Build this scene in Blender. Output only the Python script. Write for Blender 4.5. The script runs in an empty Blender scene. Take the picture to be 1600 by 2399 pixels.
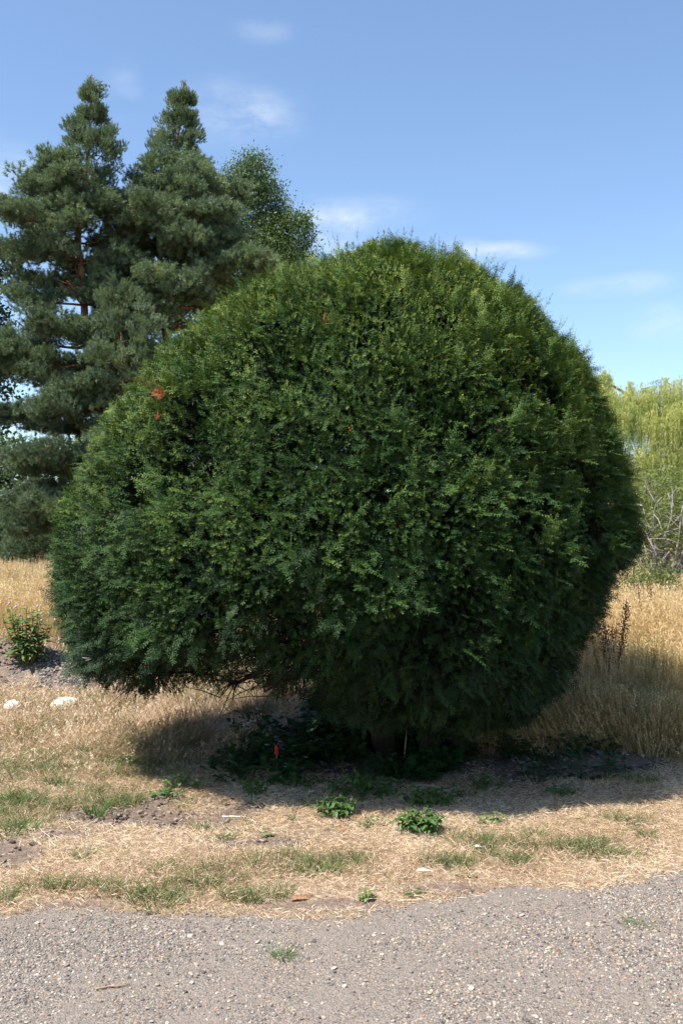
import bpy, math
import numpy as np
from math import radians as RAD, pi as PI

# ------------------------------------------------------------------ scene, camera, sky, sun, exposure
scene = bpy.context.scene
COL = scene.collection
F = 2332.0            # focal length in photo pixels (35 mm, portrait full frame)
EYE = 1.65
PITCH = math.atan(55.5 / F)

cam_d = bpy.data.cameras.new('camera')
cam_d.sensor_fit = 'VERTICAL'; cam_d.sensor_height = 36.0; cam_d.lens = 35.0
cam_d.clip_start = 0.05; cam_d.clip_end = 2000
cam_d.dof.use_dof = True; cam_d.dof.focus_distance = 6.4; cam_d.dof.aperture_fstop = 8.0
cam = bpy.data.objects.new('camera', cam_d); COL.objects.link(cam)
cam.location = (0, 0, EYE); cam.rotation_euler = (PI / 2 + PITCH, 0, 0)
scene.camera = cam

SUN_EL = RAD(59)
SHADOW = np.array([0.84, 0.54])       # ground direction in which shadows fall
SHADOW = SHADOW / np.linalg.norm(SHADOW)
to_sun = np.array([-SHADOW[0] * math.cos(SUN_EL), -SHADOW[1] * math.cos(SUN_EL), math.sin(SUN_EL)])

world = bpy.data.worlds.new('World'); scene.world = world; world.use_nodes = True
wn, wl = world.node_tree.nodes, world.node_tree.links
wn.clear()
sky = wn.new('ShaderNodeTexSky'); sky.sky_type = 'NISHITA'; sky.sun_disc = False
sky.sun_elevation = SUN_EL
sky.sun_rotation = math.atan2(to_sun[0], to_sun[1])
sky.altitude = 60; sky.air_density = 1.0; sky.dust_density = 0.5; sky.ozone_density = 4.0
bg = wn.new('ShaderNodeBackground'); bg.inputs['Strength'].default_value = 0.116
wout = wn.new('ShaderNodeOutputWorld')

sun_d = bpy.data.lights.new('sun', 'SUN'); sun_d.energy = 4.8; sun_d.angle = RAD(0.5)
sun_d.color = (1.0, 0.945, 0.87)
sun = bpy.data.objects.new('sun', sun_d); COL.objects.link(sun)
sun.location = (-8, -4, 14)
from mathutils import Vector, Euler
sun.rotation_euler = Vector(to_sun.tolist()).to_track_quat('Z', 'Y').to_euler()

scene.view_settings.view_transform = 'Standard'; scene.view_settings.look = 'None'
scene.view_settings.exposure = 1.03; scene.view_settings.gamma = 1.0
scene.view_settings.use_curve_mapping = False
scene.cycles.max_bounces = 4; scene.cycles.diffuse_bounces = 3; scene.cycles.glossy_bounces = 1
scene.cycles.transmission_bounces = 3; scene.cycles.transparent_max_bounces = 4
scene.cycles.caustics_reflective = False; scene.cycles.caustics_refractive = False

def ray(px, py):
    a, b = (px - 800.0) / F, -(py - 1199.5) / F
    return np.array([a, math.cos(PITCH) - b * math.sin(PITCH), math.sin(PITCH) + b * math.cos(PITCH)])
def at(px, py, depth):
    d = ray(px, py); d = d * (depth / d[1]); return np.array([d[0], d[1], EYE + d[2]])
def gnd(px, py):
    d = ray(px, py); t = -EYE / d[2]; return np.array([d[0] * t, d[1] * t])

# thin summer clouds: soft shapes fixed to directions of the sky, broken up by noise
def N(tree, kind, **kw):
    n = tree.nodes.new(kind)
    for k, v in kw.items(): setattr(n, k, v)
    return n
wt = world.node_tree
tc = N(wt, 'ShaderNodeTexCoord')
noise = N(wt, 'ShaderNodeTexNoise'); noise.inputs['Scale'].default_value = 16.0
noise.inputs['Detail'].default_value = 7.0; noise.inputs['Roughness'].default_value = 0.58
nmap = N(wt, 'ShaderNodeMapping'); nmap.inputs['Scale'].default_value = (1.0, 1.0, 2.2)
wl.new(tc.outputs['Generated'], nmap.inputs['Vector']); wl.new(nmap.outputs['Vector'], noise.inputs['Vector'])
total = None
clouds = [(550, 265, .062, .028, .42), (600, 272, .038, .018, .35), (755, 535, .045, .024, .8), (850, 500, .06, .016, .35),
          (1170, 592, .045, .010, .7), (1080, 585, .03, .010, .5), (15, 410, .055, .030, .5), (-20, 460, .08, .02, .4), (620, 72, .03, .010, .3),
          (1560, 755, .035, .018, .5), (1490, 665, .035, .011, .35), (1390, 675, .035, .010, .28),
          (290, 215, .018, .03, .2), (1900, 500, .1, .02, .5), (-500, 300, .12, .03, .6), (2300, 850, .12, .025, .6)]
for (px, py, sx, sz, amp) in clouds:
    d = ray(px, py); d = d / np.linalg.norm(d)
    sub = N(wt, 'ShaderNodeVectorMath', operation='SUBTRACT'); sub.inputs[1].default_value = d.tolist()
    wl.new(tc.outputs['Generated'], sub.inputs[0])
    mul = N(wt, 'ShaderNodeVectorMath', operation='MULTIPLY'); mul.inputs[1].default_value = (1 / sx, 1 / sx, 1 / sz)
    wl.new(sub.outputs[0], mul.inputs[0])
    ln = N(wt, 'ShaderNodeVectorMath', operation='LENGTH'); wl.new(mul.outputs[0], ln.inputs[0])
    mr = N(wt, 'ShaderNodeMapRange', interpolation_type='SMOOTHERSTEP')
    mr.inputs['From Min'].default_value = 1.5; mr.inputs['From Max'].default_value = 0.0
    mr.inputs['To Min'].default_value = 0.0; mr.inputs['To Max'].default_value = amp
    wl.new(ln.outputs['Value'], mr.inputs['Value'])
    if total is None: total = mr.outputs[0]
    else:
        ad = N(wt, 'ShaderNodeMath', operation='ADD'); wl.new(total, ad.inputs[0]); wl.new(mr.outputs[0], ad.inputs[1]); total = ad.outputs[0]
nr = N(wt, 'ShaderNodeMapRange'); nr.inputs['From Min'].default_value = 0.36; nr.inputs['From Max'].default_value = 0.74
wl.new(noise.outputs['Fac'], nr.inputs['Value'])
cm = N(wt, 'ShaderNodeMath', operation='MULTIPLY'); cm.use_clamp = True
wl.new(total, cm.inputs[0]); wl.new(nr.outputs[0], cm.inputs[1])
mixc = N(wt, 'ShaderNodeMixRGB'); mixc.inputs['Color2'].default_value = (4.3, 4.6, 5.0, 1)
wl.new(cm.outputs[0], mixc.inputs['Fac'])
tn = N(wt, 'ShaderNodeMixRGB', blend_type='MULTIPLY'); tn.inputs['Fac'].default_value = 1.0; tn.inputs['Color2'].default_value = (1.02, 1.0, .965, 1)
wl.new(sky.outputs['Color'], tn.inputs['Color1']); wl.new(tn.outputs['Color'], mixc.inputs['Color1'])
wl.new(mixc.outputs['Color'], bg.inputs['Color']); wl.new(bg.outputs[0], wout.inputs['Surface'])

# ------------------------------------------------------------------ helpers
rng = np.random.default_rng(7)
def U(a, b, n=None): return rng.uniform(a, b, n)

def _h(ix, iy, iz, seed):
    h = (ix * 374761393 + iy * 668265263 + iz * 1274126177 + seed * 362437) & 0xFFFFFFFF
    h = ((h ^ (h >> 13)) * 1274126177) & 0xFFFFFFFF
    return ((h ^ (h >> 16)) & 0xFFFF) / 32767.5 - 1.0
def vnoise(p, s, seed=0):
    """smooth value noise in [-1,1]; p is (n,3), s the feature size"""
    p = np.asarray(p, float) / s
    i = np.floor(p).astype(np.int64); f = p - i; f = f * f * (3 - 2 * f)
    r = 0
    for dx in (0, 1):
        wx = f[:, 0] if dx else 1 - f[:, 0]
        for dy in (0, 1):
            wy = f[:, 1] if dy else 1 - f[:, 1]
            for dz in (0, 1):
                wz = f[:, 2] if dz else 1 - f[:, 2]
                r = r + wx * wy * wz * _h(i[:, 0] + dx, i[:, 1] + dy, i[:, 2] + dz, seed)
    return r
def noise2(x, y, s, seed=0):
    x = np.asarray(x, float); y = np.asarray(y, float)
    return vnoise(np.stack([x.ravel(), y.ravel(), np.zeros(x.size) + .37], 1), s, seed).reshape(x.shape)
def unit(v):
    return v / np.maximum(np.linalg.norm(v, axis=-1, keepdims=True), 1e-9)
def rdir(n):
    return unit(rng.normal(size=(n, 3)))
def frame_euler(g, nref):
    """Euler angles that take local Z to g and local Y towards nref"""
    Z = unit(g); Y = nref - (nref * Z).sum(1, keepdims=True) * Z; Y = unit(Y); X = np.cross(Y, Z)
    ry = np.arcsin(np.clip(-X[:, 2], -1, 1)); rx = np.arctan2(Y[:, 2], Z[:, 2]); rz = np.arctan2(X[:, 1], X[:, 0])
    return np.stack([rx, ry, rz], 1)

class MB:
    """collects verts and faces of ONE mesh"""
    def __init__(s): s.v = []; s.f = []; s.t = []
    def quadleaf(s, base, d, side, ln, wd, t=0.0, t2=None, lift=0.0):
        d = np.asarray(d, float); side = np.asarray(side, float); base = np.asarray(base, float)
        nrm = np.cross(d, side) * lift
        i = len(s.v)
        s.v += [base, base + d * ln * .5 + side * wd * .5 + nrm, base + d * ln, base + d * ln * .5 - side * wd * .5 + nrm]
        s.f.append((i, i + 1, i + 2, i + 3)); s.t += [t, t, t if t2 is None else t2, t]
    def blade(s, base, d, ln, wd, bend, segs=3, t=None):
        """grass blade: direction d, drooping sideways by bend"""
        d = np.asarray(d, float); base = np.asarray(base, float)
        az = U(0, 2 * PI); h = np.array([math.cos(az), math.sin(az), 0])
        if abs(d[2]) < .97: h = unit(np.array([d[0], d[1], 0]))
        side = unit(np.cross(d, np.array([0, 0, 1.0]) if abs(d[2]) < .9 else np.array([math.cos(az + 1.57), math.sin(az + 1.57), 0])))
        rot = U(-.6, .6); side = side * math.cos(rot) + np.cross(side, d) * math.sin(rot)
        i = len(s.v)
        for k in range(segs):
            u = k / segs; c = base + d * ln * u + (h * bend - np.array([0, 0, abs(bend) * .45])) * ln * u * u
            w = wd * (1 - .55 * u) * .5
            s.v += [c - side * w, c + side * w]; s.t += [u, u]
        s.v.append(base + d * ln + (h * bend - np.array([0, 0, abs(bend) * .45])) * ln); s.t.append(1.0)
        for k in range(segs - 1):
            a = i + 2 * k; s.f.append((a, a + 1, a + 3, a + 2))
        a = i + 2 * (segs - 1); s.f.append((a, a + 1, a + 2))
    def tube(s, pts, rad, sides=6, t=0.0, cap=True):
        pts = np.asarray(pts, float); n = len(pts); rad = np.broadcast_to(np.asarray(rad, float), (n,))
        tg = unit(np.gradient(pts, axis=0)); ref = np.array([0, 0, 1.0]) if abs(tg[0][2]) < .9 else np.array([1.0, 0, 0])
        a = unit(np.cross(tg[0], ref)); i0 = len(s.v)
        for k in range(n):
            a = unit(a - tg[k] * a.dot(tg[k])); b = np.cross(tg[k], a)
            for j in range(sides):
                q = 2 * PI * j / sides; s.v.append(pts[k] + (a * math.cos(q) + b * math.sin(q)) * rad[k]); s.t.append(t)
        for k in range(n - 1):
            for j in range(sides):
                j2 = (j + 1) % sides; o = i0 + k * sides
                s.f.append((o + j, o + j2, o + sides + j2, o + sides + j))
        if cap:
            s.f.append(tuple(i0 + (n - 1) * sides + j for j in range(sides))); s.f.append(tuple(i0 + j for j in range(sides))[::-1])
    def mesh(s, name, mat, smooth=False):
        me = bpy.data.meshes.new(name)
        me.from_pydata([tuple(map(float, q)) for q in s.v], [], s.f)
        a = me.attributes.new('tip', 'FLOAT', 'POINT'); a.data.foreach_set('value', np.array(s.t, np.float32))
        me.materials.append(mat)
        if smooth: me.polygons.foreach_set('use_smooth', np.ones(len(me.polygons), bool))
        return me
    def build(s, name, mat, parent=None, smooth=False, loc=None):
        return link(name, s.mesh(name, mat, smooth), parent, loc)

def link(name, me, parent=None, loc=None):
    o = bpy.data.objects.new(name, me); COL.objects.link(o)
    if parent is not None: o.parent = parent
    if loc is not None: o.location = [float(q) for q in loc]
    return o
def thing(name, label, cat, loc=(0, 0, 0), group=None):
    o = link(name, None, None, loc); o.empty_display_size = .1
    return tag(o, label, cat, group)
def tag(o, label, cat, group=None, kind=None):
    o['label'] = label; o['category'] = cat
    if group: o['group'] = group
    if kind: o['kind'] = kind
    return o

def mesh_arr(name, V, T, mat, var=None, tip=None, smooth=False):
    me = bpy.data.meshes.new(name); V = np.asarray(V, np.float32); T = np.asarray(T, np.int32)
    me.vertices.add(len(V)); me.vertices.foreach_set('co', V.ravel())
    me.loops.add(T.size); me.loops.foreach_set('vertex_index', T.ravel())
    me.polygons.add(len(T)); me.polygons.foreach_set('loop_start', np.arange(0, T.size, 3, dtype=np.int32))
    me.polygons.foreach_set('use_smooth', np.full(len(T), smooth)); me.update()
    for nm, d in (('var', var), ('tip', tip)):
        if d is not None:
            a = me.attributes.new(nm, 'FLOAT', 'POINT'); a.data.foreach_set('value', np.asarray(d, np.float32))
    me.materials.append(mat); return me
def blades(base, d, ln, wd, bend):
    """n grass blades at once: verts (5n,3) and triangles (3n,3)"""
    n = len(base); d = unit(d); hz = d * A(1, 1, 0) + rng.normal(size=(n, 3)) * A(.15, .15, 0); hz = unit(hz)
    a = U(0, 6.28, n); side = np.cross(d, unit(np.stack([np.cos(a), np.sin(a), U(-.3, .3, n)], 1))); side = unit(side)
    L = ln[:, None]; w = wd[:, None]; dr = (hz - A(0, 0, .45)) * bend[:, None] * L
    mid = base + d * L * .55 + dr * .28
    V = np.stack([base - side * w * .5, base + side * w * .5, mid - side * w * .38, mid + side * w * .38, base + d * L + dr], 1).reshape(-1, 3)
    T = (np.arange(n)[:, None, None] * 5 + np.array([[0, 1, 3], [0, 3, 2], [2, 3, 4]])[None]).reshape(-1, 3)
    return V, T
def merge(parts):
    V, T, v, o = [], [], [], 0
    for (a, b, c) in parts: V.append(a); T.append(b + o); v.append(c); o += len(a)
    return np.concatenate(V), np.concatenate(T), np.concatenate(v)
A = lambda *q: np.array(q, float)
_pc = [0]
def scatter(name, protos, pos, rot, scl, idx, tint, parent=None):
    """foliage, grass or gravel too fine to pick apart: one object, small meshes instanced on points"""
    n = len(pos); me = bpy.data.meshes.new(name); me.vertices.add(n)
    me.vertices.foreach_set('co', np.ascontiguousarray(pos, np.float32).ravel())
    scl = np.asarray(scl, np.float32)
    if scl.ndim == 1: scl = np.repeat(scl[:, None], 3, 1)
    for nm, ty, dat, key in (('rot', 'FLOAT_VECTOR', rot, 'vector'), ('scl', 'FLOAT_VECTOR', scl, 'vector'), ('idx', 'INT', idx, 'value'), ('tint', 'FLOAT', tint, 'value')):
        a = me.attributes.new(nm, ty, 'POINT')
        a.data.foreach_set(key, np.ascontiguousarray(dat, np.int32 if ty == 'INT' else np.float32).ravel())
    o = link(name, me, parent); o['kind'] = 'stuff'
    _pc[0] += 1
    pcol = bpy.data.collections.new('source_%03d' % _pc[0])
    for k, p in enumerate(protos):
        pcol.objects.link(bpy.data.objects.new('piece_%03d_%02d' % (_pc[0], k), p))
    ng = bpy.data.node_groups.new('spread', 'GeometryNodeTree')
    ng.interface.new_socket('Geometry', in_out='INPUT', socket_type='NodeSocketGeometry')
    ng.interface.new_socket('Geometry', in_out='OUTPUT', socket_type='NodeSocketGeometry')
    gi, go = N(ng, 'NodeGroupInput'), N(ng, 'NodeGroupOutput')
    ci = N(ng, 'GeometryNodeCollectionInfo'); ci.inputs['Collection'].default_value = pcol
    ci.inputs['Separate Children'].default_value = True; ci.inputs['Reset Children'].default_value = True
    ip = N(ng, 'GeometryNodeInstanceOnPoints'); ip.inputs['Pick Instance'].default_value = True
    def attr(nm, ty):
        q = N(ng, 'GeometryNodeInputNamedAttribute', data_type=ty); q.inputs['Name'].default_value = nm; return q.outputs['Attribute']
    er = N(ng, 'FunctionNodeEulerToRotation')
    L = ng.links
    L.new(gi.outputs[0], ip.inputs['Points']); L.new(ci.outputs[0], ip.inputs['Instance'])
    L.new(attr('rot', 'FLOAT_VECTOR'), er.inputs[0]); L.new(er.outputs[0], ip.inputs['Rotation'])
    L.new(attr('scl', 'FLOAT_VECTOR'), ip.inputs['Scale']); L.new(attr('idx', 'INT'), ip.inputs['Instance Index'])
    L.new(ip.outputs[0], go.inputs[0])
    m = o.modifiers.new('spread', 'NODES'); m.node_group = ng
    return o

# ------------------------------------------------------------------ materials
def mat_new(name):
    m = bpy.data.materials.new(name); m.use_nodes = True; m.node_tree.nodes.clear(); return m
def ramp(t, stops, interp='LINEAR'):
    r = N(t, 'ShaderNodeValToRGB'); r.color_ramp.interpolation = interp
    e = r.color_ramp.elements
    while len(e) < len(stops): e.new(.5)
    for k, (p, c) in enumerate(stops): e[k].position = p; e[k].color = (*c, 1)
    return r
def tint_node(t):
    a = N(t, 'ShaderNodeAttribute', attribute_type='INSTANCER', attribute_name='tint')
    b = N(t, 'ShaderNodeAttribute', attribute_type='GEOMETRY', attribute_name='var')
    s = N(t, 'ShaderNodeMath', operation='ADD'); s.use_clamp = True
    t.links.new(a.outputs['Fac'], s.inputs[0]); t.links.new(b.outputs['Fac'], s.inputs[1]); return s.outputs[0]
def leaf_mat(name, stops, tip=None, tipmax=0.0, trans=.3, rough=.5, spec=.4, jitter=.0, use_instancer=True, tcol=1.3, tblue=.45, tip0=.46):
    """colour from a tint per sprig and along the shoot (young tips), plus light shining through"""
    m = mat_new(name); t = m.node_tree; L = t.links
    fac = tint_node(t)
    r = ramp(t, stops); L.new(fac, r.inputs[0]); col = r.outputs[0]
    if tip:
        b = N(t, 'ShaderNodeAttribute', attribute_type='GEOMETRY', attribute_name='tip')
        mu = N(t, 'ShaderNodeMath', operation='MULTIPLY'); L.new(b.outputs['Fac'], mu.inputs[0])
        mr = N(t, 'ShaderNodeMapRange'); mr.inputs['From Min'].default_value = tip0; mr.inputs['From Max'].default_value = .98; mr.inputs['To Max'].default_value = tipmax
        L.new(fac, mr.inputs['Value']); L.new(mr.outputs[0], mu.inputs[1])
        mx = N(t, 'ShaderNodeMixRGB'); mx.inputs['Color2'].default_value = (*tip, 1)
        L.new(mu.outputs[0], mx.inputs['Fac']); L.new(col, mx.inputs['Color1']); col = mx.outputs[0]
    p = N(t, 'ShaderNodeBsdfPrincipled'); p.inputs['Roughness'].default_value = rough; p.inputs['Specular IOR Level'].default_value = spec
    L.new(col, p.inputs['Base Color'])
    o = N(t, 'ShaderNodeOutputMaterial')
    if trans:
        tr = N(t, 'ShaderNodeBsdfTranslucent'); mm = N(t, 'ShaderNodeMixRGB', blend_type='MULTIPLY'); mm.inputs['Fac'].default_value = 1
        mm.inputs['Color2'].default_value = (tcol, tcol * .96, tcol * tblue, 1); L.new(col, mm.inputs['Color1']); L.new(mm.outputs[0], tr.inputs['Color'])
        ms = N(t, 'ShaderNodeMixShader'); ms.inputs[0].default_value = trans
        L.new(p.outputs[0], ms.inputs[1]); L.new(tr.outputs[0], ms.inputs[2]); L.new(ms.outputs[0], o.inputs[0])
    else: L.new(p.outputs[0], o.inputs[0])
    return m
def rough_mat(name, stops, scale=8.0, rough=.9, bump=.4, bscale=30.0, stretch=(1, 1, 1), dist=.02, spec=.25):
    m = mat_new(name); t = m.node_tree; L = t.links
    c = N(t, 'ShaderNodeTexCoord'); mp = N(t, 'ShaderNodeMapping'); mp.inputs['Scale'].default_value = stretch
    L.new(c.outputs['Object'], mp.inputs[0])
    n = N(t, 'ShaderNodeTexNoise'); n.inputs['Scale'].default_value = scale; n.inputs['Detail'].default_value = 8; n.inputs['Roughness'].default_value = .65
    L.new(mp.outputs[0], n.inputs['Vector']); r = ramp(t, stops); L.new(n.outputs['Fac'], r.inputs[0])
    n2 = N(t, 'ShaderNodeTexNoise'); n2.inputs['Scale'].default_value = bscale; n2.inputs['Detail'].default_value = 6; L.new(mp.outputs[0], n2.inputs['Vector'])
    b = N(t, 'ShaderNodeBump'); b.inputs['Strength'].default_value = bump; b.inputs['Distance'].default_value = dist; L.new(n2.outputs['Fac'], b.inputs['Height'])
    p = N(t, 'ShaderNodeBsdfPrincipled'); p.inputs['Roughness'].default_value = rough; p.inputs['Specular IOR Level'].default_value = spec
    L.new(r.outputs[0], p.inputs['Base Color']); L.new(b.outputs[0], p.inputs['Normal'])
    o = N(t, 'ShaderNodeOutputMaterial'); L.new(p.outputs[0], o.inputs[0]); return m
def stone_mat(name, stops, rough=.75):
    """colour picked per stone from its tint"""
    m = mat_new(name); t = m.node_tree; L = t.links
    r = ramp(t, stops); L.new(tint_node(t), r.inputs[0])
    c = N(t, 'ShaderNodeTexCoord'); n = N(t, 'ShaderNodeTexNoise'); n.inputs['Scale'].default_value = 3.0; n.inputs['Detail'].default_value = 4; L.new(c.outputs['Object'], n.inputs['Vector'])
    mr = N(t, 'ShaderNodeMapRange'); mr.inputs['To Min'].default_value = .65; mr.inputs['To Max'].default_value = 1.3; L.new(n.outputs['Fac'], mr.inputs['Value'])
    mx = N(t, 'ShaderNodeMixRGB', blend_type='MULTIPLY'); mx.inputs['Fac'].default_value = 1; L.new(r.outputs[0], mx.inputs['Color1']); L.new(mr.outputs[0], mx.inputs['Color2'])
    p = N(t, 'ShaderNodeBsdfPrincipled'); p.inputs['Roughness'].default_value = rough; p.inputs['Specular IOR Level'].default_value = .3
    L.new(mx.outputs[0], p.inputs['Base Color']); o = N(t, 'ShaderNodeOutputMaterial'); L.new(p.outputs[0], o.inputs[0]); return m

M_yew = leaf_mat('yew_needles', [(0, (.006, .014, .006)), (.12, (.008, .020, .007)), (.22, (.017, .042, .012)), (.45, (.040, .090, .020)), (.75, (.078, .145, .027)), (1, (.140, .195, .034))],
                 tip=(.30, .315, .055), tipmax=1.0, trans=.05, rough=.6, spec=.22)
M_dead = leaf_mat('dead_yew_needles', [(0, (.42, .10, .03)), (1, (.55, .17, .05))], trans=.2)
M_pine = leaf_mat('pine_needles', [(0, (.10, .080, .040)), (.12, (.070, .112, .072)), (.6, (.140, .205, .122)), (1, (.225, .285, .155))], trans=.33, rough=.5, spec=.4)
M_leaf = leaf_mat('broad_leaves', [(0, (.018, .040, .016)), (.5, (.040, .085, .022)), (1, (.085, .140, .035))], trans=.35, rough=.45)
M_willow = leaf_mat('willow_leaves', [(0, (.10, .165, .045)), (.5, (.27, .33, .095)), (1, (.50, .50, .17))], trans=.35, rough=.5)
M_olive = leaf_mat('shrub_leaves', [(0, (.055, .095, .022)), (.5, (.135, .175, .046)), (1, (.30, .29, .115))], trans=.35, rough=.55)
M_grass = leaf_mat('grass_blades', [(0, (.060, .125, .028)), (.2, (.115, .175, .045)), (.38, (.27, .25, .11)), (.42, (.20, .125, .075)), (.55, (.38, .25, .145)), (.72, (.60, .445, .285)), (.86, (.74, .60, .425)), (1, (.82, .72, .56))],
                   trans=.3, rough=.6, spec=.3, tcol=1.03, tblue=.85)
M_tall = leaf_mat('tall_dry_grass', [(0, (.10, .150, .045)), (.25, (.26, .25, .09)), (.45, (.48, .34, .16)), (.8, (.66, .49, .25)), (1, (.80, .65, .40))],
                  trans=.3, rough=.6, spec=.3, tcol=1.03, tblue=.85)
M_tuft = leaf_mat('green_grass', [(0, (.045, .105, .025)), (.5, (.085, .165, .040)), (1, (.20, .24, .075))], trans=.3, rough=.5, use_instancer=True)
M_nettle = leaf_mat('weed_leaves', [(0, (.030, .080, .022)), (.5, (.066, .142, .040)), (1, (.155, .225, .070))], trans=.3, rough=.5, spec=.45, use_instancer=True)
M_ivy = leaf_mat('ground_leaves', [(0, (.012, .035, .012)), (.6, (.030, .080, .022)), (1, (.080, .150, .035))], trans=.25, rough=.4)
M_brownweed = leaf_mat('rusty_seed_stems', [(0, (.09, .036, .017)), (1, (.18, .075, .036))], trans=.1, use_instancer=True)
M_stem = rough_mat('green_stem', [(.3, (.09, .13, .03)), (.7, (.16, .18, .06))], 20, .7, .1)
M_twig = rough_mat('dry_twig', [(.3, (.20, .13, .08)), (.7, (.42, .31, .2))], 30, .85, .3)
M_straw = rough_mat('bleached_stalk', [(.3, (.62, .52, .36)), (.7, (.82, .74, .58))], 30, .7, .1)
M_pinebark = rough_mat('pine_bark', [(.25, (.075, .040, .026)), (.5, (.17, .080, .045)), (.75, (.30, .135, .07))], 5, .9, .9, 9, (1, 1, .35), .05)
M_yewbark = rough_mat('yew_bark', [(.3, (.012, .008, .006)), (.55, (.030, .018, .013)), (.8, (.060, .037, .025))], 7, .9, .8, 14, (1, 1, .25), .03)
M_bark = rough_mat('grey_bark', [(.3, (.06, .05, .04)), (.7, (.17, .15, .125))], 6, .9, .7, 12, (1, 1, .3), .03)
M_deadwood = rough_mat('bare_grey_branches', [(.3, (.20, .175, .155)), (.7, (.40, .37, .34))], 9, .9, .4, 14)
M_chalk = rough_mat('chalky_stone', [(.25, (.48, .42, .33)), (.5, (.74, .69, .60)), (.8, (.84, .80, .72))], 9, .9, .7, 14, dist=.03)
M_red = rough_mat('red_berry', [(.3, (.36, .008, .008)), (.7, (.50, .02, .012))], 20, .35, .05, spec=.5)
M_white = rough_mat('white_feather', [(.3, (.72, .72, .70)), (.7, (.85, .85, .83))], 20, .8, .1)
M_brownleaf = rough_mat('brown_leaf', [(.3, (.30, .12, .05)), (.7, (.46, .20, .09))], 20, .8, .2)
M_pebble = stone_mat('gravel_stones', [(0, (.050, .044, .040)), (.2, (.120, .107, .095)), (.5, (.21, .184, .161)), (.7, (.30, .262, .224)), (.84, (.42, .363, .30)), (.90, (.42, .29, .17)), (.95, (.33, .17, .095)), (1, (.60, .55, .48))])
M_clod = stone_mat('soil_clods', [(0, (.085, .062, .050)), (.6, (.17, .128, .105)), (1, (.27, .21, .175))], .95)
M_mauve = rough_mat('mauve_flower', [(.3, (.32, .24, .34)), (.7, (.48, .40, .46))], 30, .8, .1)

# ------------------------------------------------------------------ the lie of the land
edge_px = [(-900, 2160), (-400, 2148), (0, 2142), (300, 2150), (600, 2148), (810, 2150), (900, 2122), (1000, 2102), (1200, 2090), (1400, 2074), (1600, 2040), (2000, 2000), (2600, 1950)]
EDGE = np.array([gnd(*q) for q in edge_px])
def path_edge(x):
    x = np.asarray(x, float)
    e = np.interp(x, EDGE[:, 0], EDGE[:, 1])
    return e + .07 * noise2(x, x * 0, .4, 3) + .045 * noise2(x, x * 0, .11, 4) + .02 * noise2(x, x * 0, .04, 8)
DIRT = [(270, 1925, .34, .13, 1), (420, 1935, .28, .10, 1), (385, 1890, .16, .10, 1.0), (640, 1978, .17, .09, 1), (560, 1985, .16, .07, .7), (10, 2005, .2, .12, .9),
        (1390, 1790, .60, .30, 1.1), (1250, 1815, .45, .2, .9), (1000, 1800, .5, .25, .9), (800, 1800, .5, .25, .8), (460, 1890, .15, .08, .6), (1100, 1790, .5, .2, .6), (560, 1910, .3, .12, .55), (730, 1960, .25, .1, .5), (150, 1965, .3, .08, .5), (1050, 2085, .3, .05, .6), (760, 2125, .35, .05, .8), (200, 2120, .3, .04, .6)]
DIRT = [(*gnd(a, b), c, d * 1.6, e) for a, b, c, d, e in DIRT]
MOUND = [(-3.6, 11.3, .8, .5, .34), (-2.85, 11.0, .45, .4, .16), (-4.6, 11.6, .8, .7, .42)]
def dirt_at(x, y):
    r = 0
    for (cx, cy, sx, sy, a) in DIRT: r = np.maximum(r, a * np.exp(-(((x - cx) / sx) ** 2 + ((y - cy) / sy) ** 2)))
    for (cx, cy, sx, sy, a) in MOUND: r = np.maximum(r, 1.25 * np.exp(-(((x - cx) / sx / 1.1) ** 2 + ((y - cy + .15) / sy / 1.2) ** 2) ** 1.5))
    r = r * (1 + .7 * noise2(x, y, .16, 11)) + .10 * noise2(x, y, .3, 12)
    return np.clip((r - .24) * 3.4, 0, 1)
def ground_z(x, y):
    x = np.asarray(x, float); y = np.asarray(y, float)
    e = path_edge(x)
    verge = np.clip((y - e) / .5, 0, 1)
    z = -.03 + .03 * np.clip((y - e + .12) / .12, 0, 1)
    z = z + verge * (.022 * noise2(x, y, .5, 1) + .010 * noise2(x, y, .14, 2) + .02)
    near = np.exp(-((y - 8) / 9) ** 2)
    z = z + dirt_at(x, y) * near * (.016 * noise2(x, y, .07, 5) - .008)
    for (cx, cy, sx, sy, h) in MOUND: z = z + h * np.exp(-(((x - cx) / sx) ** 2 + ((y - cy) / sy) ** 2)) * (1 + .12 * noise2(x, y, .25, 6))
    z = z + .06 * np.exp(-(((x - DIRT[6][0]) / .55) ** 2 + ((y - DIRT[6][1]) / .35) ** 2))
    z = z + np.clip((y - 14) / 40, 0, 1) * .5 * noise2(x, y, 14, 9)
    return z

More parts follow.
